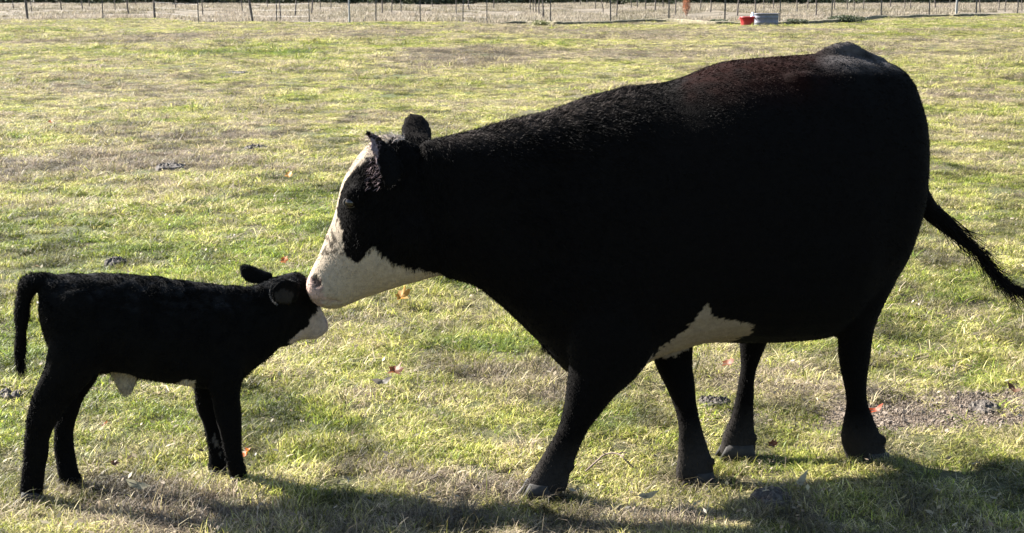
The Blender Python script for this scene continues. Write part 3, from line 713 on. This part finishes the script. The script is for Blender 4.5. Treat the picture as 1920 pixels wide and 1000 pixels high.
def grass_points(y0, y1, n, power):
    u = RNG.random(n); p = 2 - power
    y = (y0 ** p + u * (y1 ** p - y0 ** p)) ** (1 / p)
    x = RNG.uniform(-1, 1, n) * (y * .48 + 1.5)
    return x, y
def pasture():
    rng = np.random.default_rng(5)
    ms = []
    for k in range(5): ms.append(clump('turf', 38, .040, .0030, .05, .7, (.0, .6), rng))
    for k in range(4): ms.append(clump('thatch', 36, .06, .0027, .055, 1.2, (.35, .75), rng, curl=.35))
    for k in range(3): ms.append(clump('tall', 36, .07, .0030, .04, .7, (.1, .6), rng, curl=.55))
    for k in range(3): ms.append(clump('straw', 28, .10, .0024, .05, .95, (.45, .85), rng, curl=.85))
    col = variants('grass_tuft', ms, M_GRASS)
    x, y = grass_points(3.2, 108, 410000, 1.42)
    k = y < np.interp(x / y, FX, FY) - .5 * (x > 0); x, y = x[k], y[k]
    d, h = patch_fields(x, y)
    soil = soil_mask(x, y) * (y < 7)
    keep = RNG.random(len(x)) > soil * .92
    for g, pw in DW:
        r = pw / 2 * g[1] / FOC
        keep &= ((x - g[0]) ** 2 + (y - g[1]) ** 2) > (r * .8) ** 2
    keep &= (RNG.random(len(x)) < np.clip(.45 + 2.2 * (fbm(x * 8, y * 8, 91, 2) - .35), .3, 1) + np.clip((y - 10) / 20, 0, .5))
    x, y, d, h, soil = x[keep], y[keep], d[keep], h[keep], soil[keep]
    n = len(x); r = RNG.random(n)
    idx = RNG.integers(0, 5, n)
    th = r < np.clip(.33 + d * .9, .06, .85); idx[th] = RNG.integers(5, 9, th.sum())
    r2 = RNG.random(n)
    tl = r2 < np.clip(.03 + h * .40, 0.005, .6); idx[tl] = RNG.integers(9, 12, tl.sum())
    st = tl & (RNG.random(n) < np.clip(.2 + d * .9, .02, .8)); idx[st] = RNG.integers(12, 15, st.sum())
    sc = np.clip((y / 5.0) ** .36, .85, 2.2) * RNG.uniform(.7, 1.2, n) * (1 - .5 * soil)
    sc3 = np.stack([sc, sc, sc * np.clip(1 + h * .35, .55, 1.5)], 1)
    sc3[:, 2] *= np.clip(1.0 - (y - 5) * .035, .5, 1)
    rot = np.stack([RNG.normal(0, .12, n), RNG.normal(0, .12, n), RNG.random(n) * 6.28], 1)
    # longer grass standing round the feet, where it is not grazed or trodden
    ft = [(1000, 925, .16, 34), (1300, 905, .13, 24), (1380, 856, .12, 22), (1625, 868, .12, 26), (60, 942, .12, 34), (135, 922, .09, 20), (445, 908, .12, 34), (405, 892, .1, 24)]
    fx_ = np.concatenate([np.full(c, on_ground(a, b)[0]) for a, b, r_, c in ft]); fy_ = np.concatenate([np.full(c, on_ground(a, b)[1]) for a, b, r_, c in ft])
    rr_ = np.concatenate([np.full(c, r_) for a, b, r_, c in ft]); fn_ = len(fx_)
    x = np.concatenate([x, fx_ + RNG.uniform(-1, 1, fn_) * rr_]); y = np.concatenate([y, fy_ - .02 + RNG.uniform(-.9, .5, fn_) * .07])
    d = np.concatenate([d, RNG.uniform(-.3, .5, fn_)]); idx = np.concatenate([idx, RNG.integers(9, 15, fn_)])
    sc3 = np.concatenate([sc3, np.repeat(RNG.uniform(.6, .95, fn_)[:, None], 3, 1)]); rot = np.concatenate([rot, np.stack([RNG.normal(0, .15, fn_), RNG.normal(0, .15, fn_), RNG.random(fn_) * 6.28], 1)])
    # separate tussocks that stand above the turf
    m_ = 2600; ty = (5.5 ** .6 + RNG.random(m_) * (95 ** .6 - 5.5 ** .6)) ** (1 / .6); tx = RNG.uniform(-1, 1, m_) * (ty * .42 + 1)
    kk = (ty < np.interp(tx / ty, FX, FY) - 1) & (fbm(tx * .5, ty * .3, 17, 3) > .5); tx, ty = tx[kk], ty[kk]
    reps = 12; tx = np.repeat(tx, reps); ty = np.repeat(ty, reps); off = RNG.normal(0, .11, (len(tx), 2)) * (1 + ty / 25)[:, None]; tx = tx + off[:, 0] * 1.5; ty = ty + off[:, 1]
    td, _ = patch_fields(tx, ty); tn = len(tx); td = td + np.repeat(RNG.choice([-.35, .1, .45], tn // reps, p=[.3, .2, .5]), reps)
    x = np.concatenate([x, tx]); y = np.concatenate([y, ty]); d = np.concatenate([d, td]); idx = np.concatenate([idx, RNG.integers(9, 15, tn)])
    s1 = np.clip((ty / 5) ** .5, 1, 3) * RNG.uniform(.9, 1.5, tn); sc3 = np.concatenate([sc3, np.stack([s1, s1, s1 * .62], 1)])
    rot = np.concatenate([rot, np.stack([RNG.normal(0, .15, tn), RNG.normal(0, .15, tn), RNG.random(tn) * 6.28], 1)]); n = len(x)
    pts = np.stack([x, y, ground_z(x, y) - .004], 1)
    # withered, rotting tufts are darker than fresh ones, in small irregular drifts
    a1 = fbm(x * 5.5, y * 3.2, 141, 3); a2 = fbm(x * 1.7, y * 1.0, 151, 3); a3 = fbm(x * .45, y * .2, 161, 3)
    lum = .98 - 1.5 * np.clip(a1 - .5, 0, .4) * 1.6 - .9 * np.clip(a2 - .52, 0, .4) * 1.6 + .6 * np.clip(.47 - a1, 0, .3) - .8 * np.clip(a3 - .55, 0, .3) * np.clip((y - 10) / 10, 0, 1)
    lum = np.clip(lum * RNG.uniform(.7, 1.3, n), .25, 1.35) * (1 - .45 * np.clip(d - .12, 0, .8)) * (1 - .18 * np.clip(np.concatenate([h, np.zeros(n - len(h))]), 0, 1))
    scatter('pasture_grass', pts, rot, sc3, idx, col, {'lum': lum, 'dryness': np.clip(d * .75 - .02 + RNG.normal(0, .06, n), -.45, .45)}, kind='stuff',
            label='grazed pasture grass, patches of green among dry straw tufts', category='grass')
pasture()

def dry_field():
    rng = np.random.default_rng(15)
    m = leafy('dry_weeds', [(0, (.11, .1, .05)), (.35, (.22, .19, .135)), (.7, (.31, .265, .2)), (1, (.19, .155, .125))], .4, 'dryness')
    ms = [clump('weed', 22, .32, .02, .2, .4, (.1, .8), rng, curl=.35) for k in range(5)]
    col = variants('weed_tuft', ms, m)
    n = 85000
    y = np.sqrt(RNG.uniform(66 ** 2, 180 ** 2, n)); x = RNG.uniform(-1, 1, n) * (y * .42 + 3)
    fx = np.interp(x / y, FX, FY)
    k = (y > fx + .4) & (fbm(x * .35, y * .12, 88, 3) > .46); x, y = x[k], y[k]; n = len(x)
    sc = RNG.uniform(.35, 1.1, n) * (.6 + .8 * fbm(x * .2, y * .2, 45, 2))
    scatter('dry_field_weeds', np.stack([x, y, ground_z(x, y) - .01], 1), np.stack([RNG.normal(0, .1, n), RNG.normal(0, .1, n), RNG.random(n) * 6.28], 1),
            np.stack([sc, sc, sc], 1), RNG.integers(0, 5, n), col, {'dryness': fbm(x * .3, y * .1, 33, 3) - .5}, kind='stuff',
            label='pale dry weeds and dead grass in the field beyond the fence', category='dry weeds')

# ------------------------------------------------------------------ the fence and the field beyond
dry_field()
def box_post(sh_r, h, n=8, taper=.85, lean=(0, 0), rng=random):
    sh = Shape(); R = []
    for k in range(5):
        t = k / 4; a = np.linspace(0, 2 * math.pi, n, endpoint=False)
        rr = sh_r * (1 - (1 - taper) * t) * (1 + .12 * np.array([rng.uniform(-1, 1) for _ in range(n)]))
        R.append(np.stack([np.cos(a) * rr + lean[0] * h * t, np.sin(a) * rr + lean[1] * h * t, np.full(n, -.15 + (h + .15) * t)], 1))
    sh.rings(R); return sh
def tee_post(h, wd=.05):
    """steel T-post: a flange, a stem and a row of studs"""
    sh = Shape()
    def bx(x0, x1, y0, y1, z0, z1):
        v = [(x, y, z) for z in (z0, z1) for y in (y0, y1) for x in (x0, x1)]
        sh.add(np.array(v), [(0, 2, 3, 1), (4, 5, 7, 6), (0, 1, 5, 4), (2, 6, 7, 3), (0, 4, 6, 2), (1, 3, 7, 5)])
    bx(-wd / 2, wd / 2, 0, .012, -.2, h); bx(-.006, .006, .0125, .045, -.2, h)
    for k in range(6): bx(-.006, .006, -.012, -.0005, .15 + k * .2, .18 + k * .2)
    return sh
fence = empty('wire_fence', (0, 0, 0), 'long wire fence of steel and wooden posts across the back of the pasture', 'fence')
rr = random.Random(4)
for (px, py, wd, ty, ln), g in zip(FENCE, FG):
    z = float(ground_z(g[0], g[1])); wm = wd * g[1] / FOC
    if ty == 's': sh = tee_post(1.42, wm * .85); m = M_STEEL
    else: sh = box_post(wm / 2, 1.45, lean=(ln, 0), rng=rr); m = M_WOOD if ty == 'w' else M_PALE
    o = link('post', mesh_from('post', np.concatenate(sh.v), sh.f), m, fence); o.location = (g[0], g[1], z)
    if ty == 's': o.rotation_euler = (0, ln, rr.uniform(-.2, .2))
    if ty == 'w': o['label'] = 'thick leaning wooden post' if abs(ln) > .02 else 'thick wooden post'
    if ty == 'p': o['label'] = 'pale grey post'
for hz in (.3, .6, .9, 1.2):
    pts = []
    for i in range(len(FG)):
        a = FG[i]; pts.append((a[0], a[1] - .03, hz + float(ground_z(a[0], a[1])), .004))
        if i + 1 < len(FG):
            b_ = (FG[i] + FG[i + 1]) / 2; pts.append((b_[0], b_[1] - .03, hz - .02 + float(ground_z(b_[0], b_[1])), .004))
    sh = Shape(); tube(sh, pts, m=5, sub=1)
    link('wire', mesh_from('wire', np.concatenate(sh.v), sh.f), M_WIRE, fence)

STAKES = [(26, 18), (105, 8), (115, 20), (155, 24), (168, 16), (216, 20), (242, 27), (254, 10), (329, 18), (381, 31), (454, 25), (502, 16), (526, 38), (553, 32), (583, 30), (600, 20), (620, 18), (652, 12), (717, 30), (734, 28), (752, 23), (856, 26),
 (880, 20), (995, 24), (1000, 25), (1004, 26), (1011, 30), (1018, 37), (1078, 12), (1088, 12), (1100, 12), (1116, 18), (1130, 26), (1156, 36), (1184, 15), (1195, 16), (1211, 22), (1228, 24), (1267, 30), (1313, 23), (1332, 24),
 (1383, 30), (1416, 26), (1432, 24), (1450, 18), (1494, 26), (1515, 22), (1529, 32), (1565, 23), (1588, 24), (1600, 24), (1620, 22), (1695, 20), (1707, 20), (1755, 22), (1838, 25), (1872, 20), (1885, 22), (1916, 22), (60, 24), (1242, 20), (1668, 17), (1780, 16), (925, 18), (812, 14), (690, 14)]
sm = []
for k in range(5):
    R2 = random.Random(k); sh = Shape()
    pts = [(0, 0, -.1, .045)]
    x = y = 0
    for z in (.4, .9, 1.4, 1.9):
        x += R2.uniform(-.06, .06); y += R2.uniform(-.05, .05); pts.append((x, y, z, .044 - z * .010))
    tube(sh, pts, m=7, sub=2)
    for j in range(4):
        z = R2.uniform(.9, 1.7); a = R2.uniform(0, 6.28)
        tube(sh, [(x * z / 1.9, y * z / 1.9, z, .011), (x * z / 1.9 + .2 * math.cos(a), y * z / 1.9 + .2 * math.sin(a), z + .22, .007), (x * z / 1.9 + .3 * math.cos(a), y * z / 1.9 + .3 * math.sin(a), z + .5, .004)], m=5, sub=1)
    sm.append(mesh_from('bare_sapling', np.concatenate(sh.v), sh.f)); sm[-1].materials.append(M_WOOD)
for k, (px, py) in enumerate(STAKES):
    g = on_ground(px, py); z = float(ground_z(g[0], g[1]))
    o = bpy.data.objects.new('bare_sapling', sm[k % 5]); C.objects.link(o)
    o.location = (g[0], g[1], z); o.rotation_euler = (rr.uniform(-.05, .05), rr.uniform(-.08, .08), rr.uniform(0, 6.28))
    s_ = rr.uniform(.85, 1.25); o.scale = (s_, s_, s_)
    o['label'] = 'thin bare leafless sapling standing in the dry field beyond the fence'; o['category'] = 'sapling'; o['group'] = 'bare saplings beyond the fence'

# low earth bank with a shaded face at the foot of the fence
def bank():
    line = [(930, 45), (985, 44), (1050, 46), (1130, 44), (1200, 42), (1260, 42), (1330, 45), (1400, 45.5), (1500, 45), (1600, 42), (1650, 34), (1700, 33), (1760, 31), (1800, 31), (1830, 30), (1880, 29)]
    P = catmull([on_ground(*p) for p in line], 12); V = []; n = len(P)
    for i, p in enumerate(P):
        hh = .17 * (.75 + .4 * vnoise(np.array([i * .23]), np.array([0.]), 6)[0]) * min(1, i / 8, (n - 1 - i) / 8)
        z = float(ground_z(p[0], p[1])); k = .12 * vnoise(np.array([i * .5]), np.array([3.]), 7)[0]
        for dy, dz in ((-.04 + k, -.05), (0 + k, hh * .8), (.15 + k, hh), (.5, hh * .8), (1.6, -.04)):
            V.append((p[0], p[1] + dy, z + dz))
    i = (np.arange(n - 1)[:, None] * 5 + np.arange(4)[None, :]).ravel()
    F = np.stack([i, i + 5, i + 6, i + 1], 1)
    m = simple('bank_earth', [(.3, (.05, .045, .025)), (.6, (.14, .12, .07)), (.75, (.26, .22, .15))], 6, .95, .8, .05)
    link('earth_bank', mesh_from('earth_bank', V, F, None, False), m, kind='structure')
bank()

def leaf_cloud(n, fn, size, rng, tint=(0, 1)):
    """n small leaf quads at points given by fn"""
    c = fn(n); a = rng.normal(size=(n, 3)); a /= np.linalg.norm(a, axis=1)[:, None]
    b_ = np.cross(a, rng.normal(size=(n, 3))); b_ /= np.linalg.norm(b_, axis=1)[:, None]
    s = size * rng.uniform(.6, 1.3, n)[:, None]
    V = np.stack([c - a * s, c - b_ * s * .45, c + a * s, c + b_ * s * .45], 1).reshape(-1, 3)
    F = np.arange(4 * n).reshape(-1, 4)
    sh = np.repeat(rng.uniform(.6, 1.2, n), 4)
    return V, F, {'tint': np.repeat(rng.uniform(*tint, n), 4), 'shade': np.stack([sh] * 3, 1)}
M_ORANGE = leafy('orange_leaves', [(0, (.24, .08, .04)), (.6, (.32, .12, .06)), (1, (.26, .16, .08))], .35)
M_DARKB = leafy('dark_leaves', [(0, (.03, .045, .02)), (.6, (.06, .075, .035)), (1, (.12, .12, .07))], .25)
def bush(name, px, py, wid, hgt, m, label, n, cone=False, seed=0, size=.035, cat='bush'):
    g = on_ground(px, py); z = float(ground_z(g[0], g[1])); rng = np.random.default_rng(seed)
    o = empty(name, (g[0], g[1], z), label, cat)
    lobes = rng.uniform(-1, 1, (14, 3)) * np.array([wid / 2 * .7, min(wid, 1.2) / 2 * .6, hgt * .3]) + np.array([0, 0, hgt * .55])
    if cone: lobes[:, 0] *= .8
    def fn(n):
        l = lobes[rng.integers(0, 14, n)]; q = rng.normal(0, 1, (n, 3)) * np.array([wid * .1, .12, hgt * .13]) + l
        q[:, 2] = np.clip(q[:, 2], .02, hgt * 1.05); return q
    V, F, A = leaf_cloud(n, fn, size, rng)
    link('foliage', mesh_from('foliage', V, F, A), m, o)
    sh = Shape()
    for l in lobes[:9]: tube(sh, [(l[0] * .15, l[1] * .15, -.05, .012), (l[0] * .5, l[1] * .6, l[2] * .5, .009), (*l, .004)], m=5, sub=2)
    link('stem', mesh_from('stem', np.concatenate(sh.v), sh.f), M_TWIG, o)
bush('orange_bush', 1287, 34, .5, 1.15, M_ORANGE, 'small bush with orange-red autumn leaves beyond the fence', 1500, True, 1, .03)
bush('dark_bush', 1592, 43, 2.1, .36, M_DARKB, 'low wide dark green bush at the fence right of the stock tank', 2600, False, 2, .05)
bush('dark_bush', 1492, 45, 1.1, .28, M_DARKB, 'small low dark weedy clump just right of the stock tank', 900, False, 3, .04)
bush('dark_bush', 1345, 44, 1.2, .22, M_DARKB, 'small low dark weedy clump left of the red tub', 700, False, 4, .04)
bush('green_bush', 1010, 50, 1.0, .25, leafy('green_leaves', [(0, (.09, .1, .035)), (1, (.2, .2, .09))], .35), 'low olive green weed clump in the grass before the fence', 800, False, 5, .04)

def lathe_oval(prof, rx, ry, n=36):
    a = np.linspace(0, 2 * math.pi, n, endpoint=False); R = []
    V = [];
    for k, z in prof: V.append(np.stack([np.cos(a) * (rx + k), np.sin(a) * (ry + k), np.full(n, z)], 1))
    m = len(V); V = np.concatenate(V); F = []
    for i in range(m - 1):
        for j in range(n):
            q = (j + 1) % n; F.append((i * n + j, i * n + q, (i + 1) * n + q, (i + 1) * n + j))
    F.append(tuple(range((m - 1) * n, m * n)))
    return V, F
g = on_ground(1439, 47); t = empty('stock_tank', (g[0], g[1] + .3, float(ground_z(g[0], g[1])) - .01), 'oval galvanised metal water tank at the fence beside the red tub', 'water tank')
V, F = lathe_oval([(0, 0), (0, .12), (.012, .14), (0, .16), (.004, .36), (.016, .38), (.004, .40), (.004, .53), (.025, .545), (.025, .565), (.0, .57), (-.012, .55), (-.012, .04)], .56, .33)
link('tank_wall', mesh_from('tank_wall', V, F, None, True), M_GALV, t)
V, F = lathe_oval([(-.014, .46), (-.015, .461)], .56, .33); link('water', mesh_from('water', V, F), M_WATER, t)
g = on_ground(1402, 48); t = empty('red_tub', (g[0], g[1] + .15, float(ground_z(g[0], g[1])) - .01), 'red plastic feed tub standing left of the metal water tank', 'tub')
V, F = lathe_oval([(-.05, 0), (-.03, .15), (-.01, .34), (.02, .36), (.02, .39), (-.01, .395), (-.03, .34), (-.06, .03)], .34, .34); link('tub_wall', mesh_from('tub_wall', V, F, None, True), M_RED, t)
for s in (-1, 1):
    sh = Shape(); tube(sh, [(s * .34, -.08, .33, .012), (s * .40, -.07, .27, .012), (s * .41, 0, .25, .012), (s * .40, .07, .27, .012), (s * .34, .08, .33, .012)], m=7, sub=2)
    link('handle', mesh_from('handle', np.concatenate(sh.v), sh.f, None, True), M_RED, t)
g = on_ground(1414, 46)
sh = Shape(); R = []
for r_, z in ((.10, 0), (.11, .05), (.11, .42), (.08, .5), (.045, .54), (.045, .62)):
    a = np.linspace(0, 2 * math.pi, 16, endpoint=False); R.append(np.stack([np.cos(a) * r_, np.sin(a) * r_, np.full(16, z)], 1))
sh.rings(R)
o = link('white_jug', mesh_from('white_jug', np.concatenate(sh.v), sh.f, None, True), M_WHITE, None, label='white plastic jug between the red tub and the metal tank', category='jug')
o.location = (g[0], g[1] + .55, float(ground_z(g[0], g[1])))

def far_wood():
    rng = np.random.default_rng(25)
    ms = []
    for k in range(4):
        V, F, A = leaf_cloud(70, lambda n: rng.normal(0, .45, (n, 3)), .16, rng); ms.append(mesh_from('leaves', V, F, A))
    for k in range(2):
        sh = Shape(); tube(sh, [(0, 0, -1, .16), (.1, 0, 1.5, .13), (-.1, .1, 4, .08), (.1, 0, 6.5, .03)], m=6, sub=2)
        q = np.concatenate(sh.v)
        me = mesh_from('trunk', q, sh.f, {'tint': np.zeros(len(q)), 'shade': np.full((len(q), 3), .7)}); ms.append(me)
    col = variants('wood_piece', ms, M_DARKB)
    n = 11000
    tx = rng.uniform(-110, 110, 150); ty = rng.uniform(180, 215, 150); th = rng.uniform(5, 10, 150)
    k = rng.integers(0, 150, n)
    z = rng.random(n) ** .8
    x = tx[k] + rng.normal(0, 1.5, n) * (1.2 - z * .7); y = ty[k] + rng.normal(0, 1.5, n); z = z * th[k]
    low = rng.random(n) < .35; x[low] = rng.uniform(-115, 115, low.sum()); y[low] = rng.uniform(176, 186, low.sum()); z[low] = rng.uniform(.1, 1.8, low.sum())
    pts = np.concatenate([np.stack([x, y, z], 1), np.stack([tx, ty, np.zeros(150)], 1)])
    N = len(pts); sc = rng.uniform(.8, 1.6, N); sc[n:] = th / 6.5
    idx = rng.integers(0, 4, N); idx[n:] = rng.integers(4, 6, 150)
    rot = rng.uniform(0, 6.28, (N, 3)); rot[n:, :2] = 0
    scatter('distant_wood', pts, rot, np.stack([sc] * 3, 1), idx, col, None, kind='stuff', label='dark edge of a wood far beyond the dry field', category='wood')
far_wood()

# ------------------------------------------------------------------ small things on the grass
def dung(px, py, pw, label, seed):
    g = on_ground(px, py); r = pw / 2 * g[1] / FOC; rng = np.random.default_rng(seed)
    n = 40; V = [(0, 0, .022)]; m = 9
    for i in range(1, m + 1):
        t = i / m
        for j in range(n):
            a = 2 * math.pi * j / n
            rad = r * t * (1 + .28 * (mnoise.noise(Vector((math.cos(a) * 1.6, math.sin(a) * 1.6, seed))) * 1.6))
            x = rad * math.cos(a); y = rad * math.sin(a) * 1.1
            z = .014 * (1 - t ** 3) + .018 * mnoise.noise(Vector((x * 45, y * 45, seed))) * (1 - t ** 6) + .012 * mnoise.noise(Vector((x * 110, y * 110, seed))) * (1 - t ** 6) - (.02 if i == m else 0)
            V.append((x, y, z + .006))
    F = [(0, 1 + j, 1 + (j + 1) % n) for j in range(n)]
    for i in range(m - 1):
        for j in range(n):
            q = (j + 1) % n; F.append((1 + i * n + j, 1 + (i + 1) * n + j, 1 + (i + 1) * n + q, 1 + i * n + q))
    o = link('dung_pat', mesh_from('dung_pat', V, F, None, False), M_DUNG, None, label=label, category='dung', group='dung pats in the pasture')
    o.location = (g[0], g[1], float(ground_z(g[0], g[1]))); o.scale = (1, 1, 1 if g[1] < 8 else 1.3)
for k, (px, py, pw, lb) in enumerate(DUNG): dung(px, py, pw, lb, k + 3)

def leaf(px, py, pw, colr, label, seed, kind='maple'):
    g = on_ground(px, py, .04); r = 1.2 * pw / 2 * g[1] / FOC; rng = random.Random(seed)
    if kind == 'maple': prof = [(0, 1.1), (12, .85), (24, .62), (42, .95), (56, .75), (68, .58), (88, .85), (104, .66), (122, .52), (150, .6), (180, .3)]
    else: prof = [(0, 1.5), (25, .75), (60, .45), (100, .4), (140, .6), (180, 1.2)]
    pr = prof + [(360 - a, q) for a, q in prof[::-1] if 0 < a < 180]
    V = [(0, 0, 0)]; cu = rng.uniform(.5, .9)
    for ringk in (.5, 1):
        for a, q in pr:
            q = q * r * ringk * rng.uniform(.9, 1.1); x = q * math.cos(math.radians(a)); y = q * math.sin(math.radians(a))
            V.append((x, y, cu * (x * x + y * y) / r * (.6 + .5 * math.sin(3 * math.radians(a))) + rng.uniform(-.06, .06) * r))
    n = len(pr); F = [(0, 1 + j, 1 + (j + 1) % n) for j in range(n)] + [(1 + j, 1 + n + j, 1 + n + (j + 1) % n, 1 + (j + 1) % n) for j in range(n)]
    m = leaf_mats.get(colr)
    if m is None:
        base = {'orange': (.40, .11, .015), 'yellow': (.36, .19, .035), 'red': (.28, .05, .015), 'brown': (.10, .05, .025), 'rust': (.16, .055, .022), 'cream': (.30, .27, .18), 'grey': (.17, .15, .13)}[colr]
        m = leafy('leaf_' + colr, [(0, base), (1, tuple(c * .7 for c in base))], .4); leaf_mats[colr] = m
    me = mesh_from('fallen_leaf', V, F, {'tint': np.array([rng.random() for _ in V]), 'shade': np.ones((len(V), 3))}, True)
    o = link('fallen_leaf', me, m, None, label=label, category='leaf', group='fallen leaves on the grass')
    st = Shape(); tube(st, [(0, 0, .001, .0012), (-r * .8, 0, .004, .001), (-r * 1.5, r * .2, .012, .0008)], m=5, sub=1)
    link('leaf_stem', mesh_from('leaf_stem', np.concatenate(st.v), st.f), M_TWIG, o)
    o.location = (g[0], g[1], float(ground_z(g[0], g[1])) + .055); o.rotation_euler = (rng.uniform(.3, .8), rng.uniform(-.35, .35), rng.uniform(-1.2, 1.2))
leaf_mats = {}
LEAVES = [(752, 560, 34, 'yellow', 'yellow-orange maple leaf below the jaw of the cow', 'maple'), (531, 489, 18, 'orange', 'small orange leaf just above the head of the calf', 'maple'),
 (462, 858, 24, 'orange', 'vivid orange leaf beside the front hooves of the calf', 'maple'), (738, 706, 34, 'rust', 'rusty curled leaf in the open grass midway between calf and cow', 'maple'),
 (716, 724, 24, 'grey', 'greyish curled leaf touching the rusty leaf between calf and cow', 'oval'), (540, 335, 20, 'yellow', 'yellow leaf in the grass left of the face of the cow', 'maple'),
 (196, 806, 18, 'rust', 'rust-brown leaf on the grass under the belly of the calf', 'maple'), (1640, 776, 26, 'red', 'bright red-orange leaf lying right behind the near hind leg', 'oval'),
 (1362, 690, 30, 'rust', 'rusty leaf between the front and hind legs, just below the belly', 'maple'), (1447, 832, 26, 'rust', 'rusty leaf right of the pale hind hoof', 'maple'),
 (213, 878, 18, 'brown', 'dark brown leaf right of the hind hooves of the calf', 'maple'), (94, 236, 11, 'orange', 'distant orange leaf in green grass near the left edge', 'maple'),
 (256, 916, 34, 'cream', 'long cream-coloured dead leaf below the belly of the calf', 'oval'), (600, 818, 0, '', '', ''), (1213, 915, 26, 'cream', 'pale cream leaf scrap between the front hooves of the cow', 'oval'),
 (1500, 905, 30, 'cream', 'pale leaf scrap just above the broad dung pat', 'oval'), (1262, 600, 0, '', '', ''), (1900, 735, 24, 'brown', 'brown leaf above the bare soil at the right edge', 'oval')]
for k, (px, py, pw, cl, lb, kd) in enumerate(LEAVES):
    if pw: leaf(px, py, pw, cl, lb, k + 20, kd)

def litter():
    """pale flecks of dead leaf and straw lying in the turf"""
    rng = np.random.default_rng(35)
    m = leafy('leaf_litter', [(0, (.3, .26, .16)), (.5, (.22, .17, .11)), (.8, (.10, .065, .04)), (1, (.3, .27, .21))], .3, 'dryness')
    ms = []
    for k in range(5):
        V, F, A = leaf_cloud(3, lambda n: rng.normal(0, .02, (n, 3)) * [1, 1, .2] + [0, 0, .03], .014, rng); V[:, 2] = V[:, 2] * .6 + .012; ms.append(mesh_from('fleck', V, F, A))
    col = variants('litter_piece', ms, m)
    x, y = grass_points(3.4, 20, 3600, 1.6); n = len(x)
    s = soil_mask(x, y)
    pts = np.stack([x, y, ground_z(x, y) + .01], 1); sc = rng.uniform(.3, 1.2, n)
    scatter('leaf_litter', pts, rng.uniform(0, 6.28, (n, 3)) * [0, 0, 1], np.stack([sc] * 3, 1), rng.integers(0, 5, n), col, {'dryness': rng.uniform(-.3, .3, n)}, kind='stuff',
            label='scattered flecks of dead leaf lying in the turf', category='leaf litter')
    # clods on the trampled soil
    ms = []
    for k in range(5):
        sh = Shape(); sh.ball((0, 0, 0), (.012, .010, .006), 5, 7); v = np.concatenate(sh.v); v *= rng.uniform(.7, 1.3, (len(v), 1)); ms.append(mesh_from('clod', v, sh.f))
    col = variants('soil_clod', ms, simple('soil_clods', [(.3, (.065, .05, .038)), (.7, (.22, .178, .14))], 50, .95, .6, .004))
    x = rng.uniform(.5, 3.6, 46000); y = rng.uniform(4.9, 6.3, 46000); s = soil_mask(x, y); k = rng.random(46000) < s * .8; x, y = x[k], y[k]; n = len(x)
    sc = rng.uniform(.12, .45, n) * np.where(rng.random(n) < .04, 2.4, 1)
    scatter('soil_clods', np.stack([x, y, ground_z(x, y) + .002], 1), rng.uniform(0, 6.28, (n, 3)), np.stack([sc] * 3, 1), rng.integers(0, 5, n), col, None, kind='stuff',
            label='crumbled clods of bare trampled soil', category='soil')
litter()

tw = Shape()
G = lambda px, py, z: on_ground(px, py, z)
q = [(1098, 884, .02), (1118, 866, .05), (1135, 852, .08), (1158, 851, .09), (1172, 862, .08), (1188, 877, .05)]
tube(tw, [(*G(a, b_, z), .0032 - i * .0002) for i, (a, b_, z) in enumerate(q)], m=7, sub=3)
tube(tw, [(*G(1158, 851, .09), .0026), (*G(1168, 849, .095), .002), (*G(1180, 850, .09), .0012)], m=6, sub=2)
tube(tw, [(*G(1135, 852, .08), .0024), (*G(1130, 847, .09), .0012)], m=6, sub=2)
link('twig', mesh_from('twig', np.concatenate(tw.v), tw.f, None, True), M_TWIG, None, label='forked bare twig lying between the two front legs of the cow', category='twig')
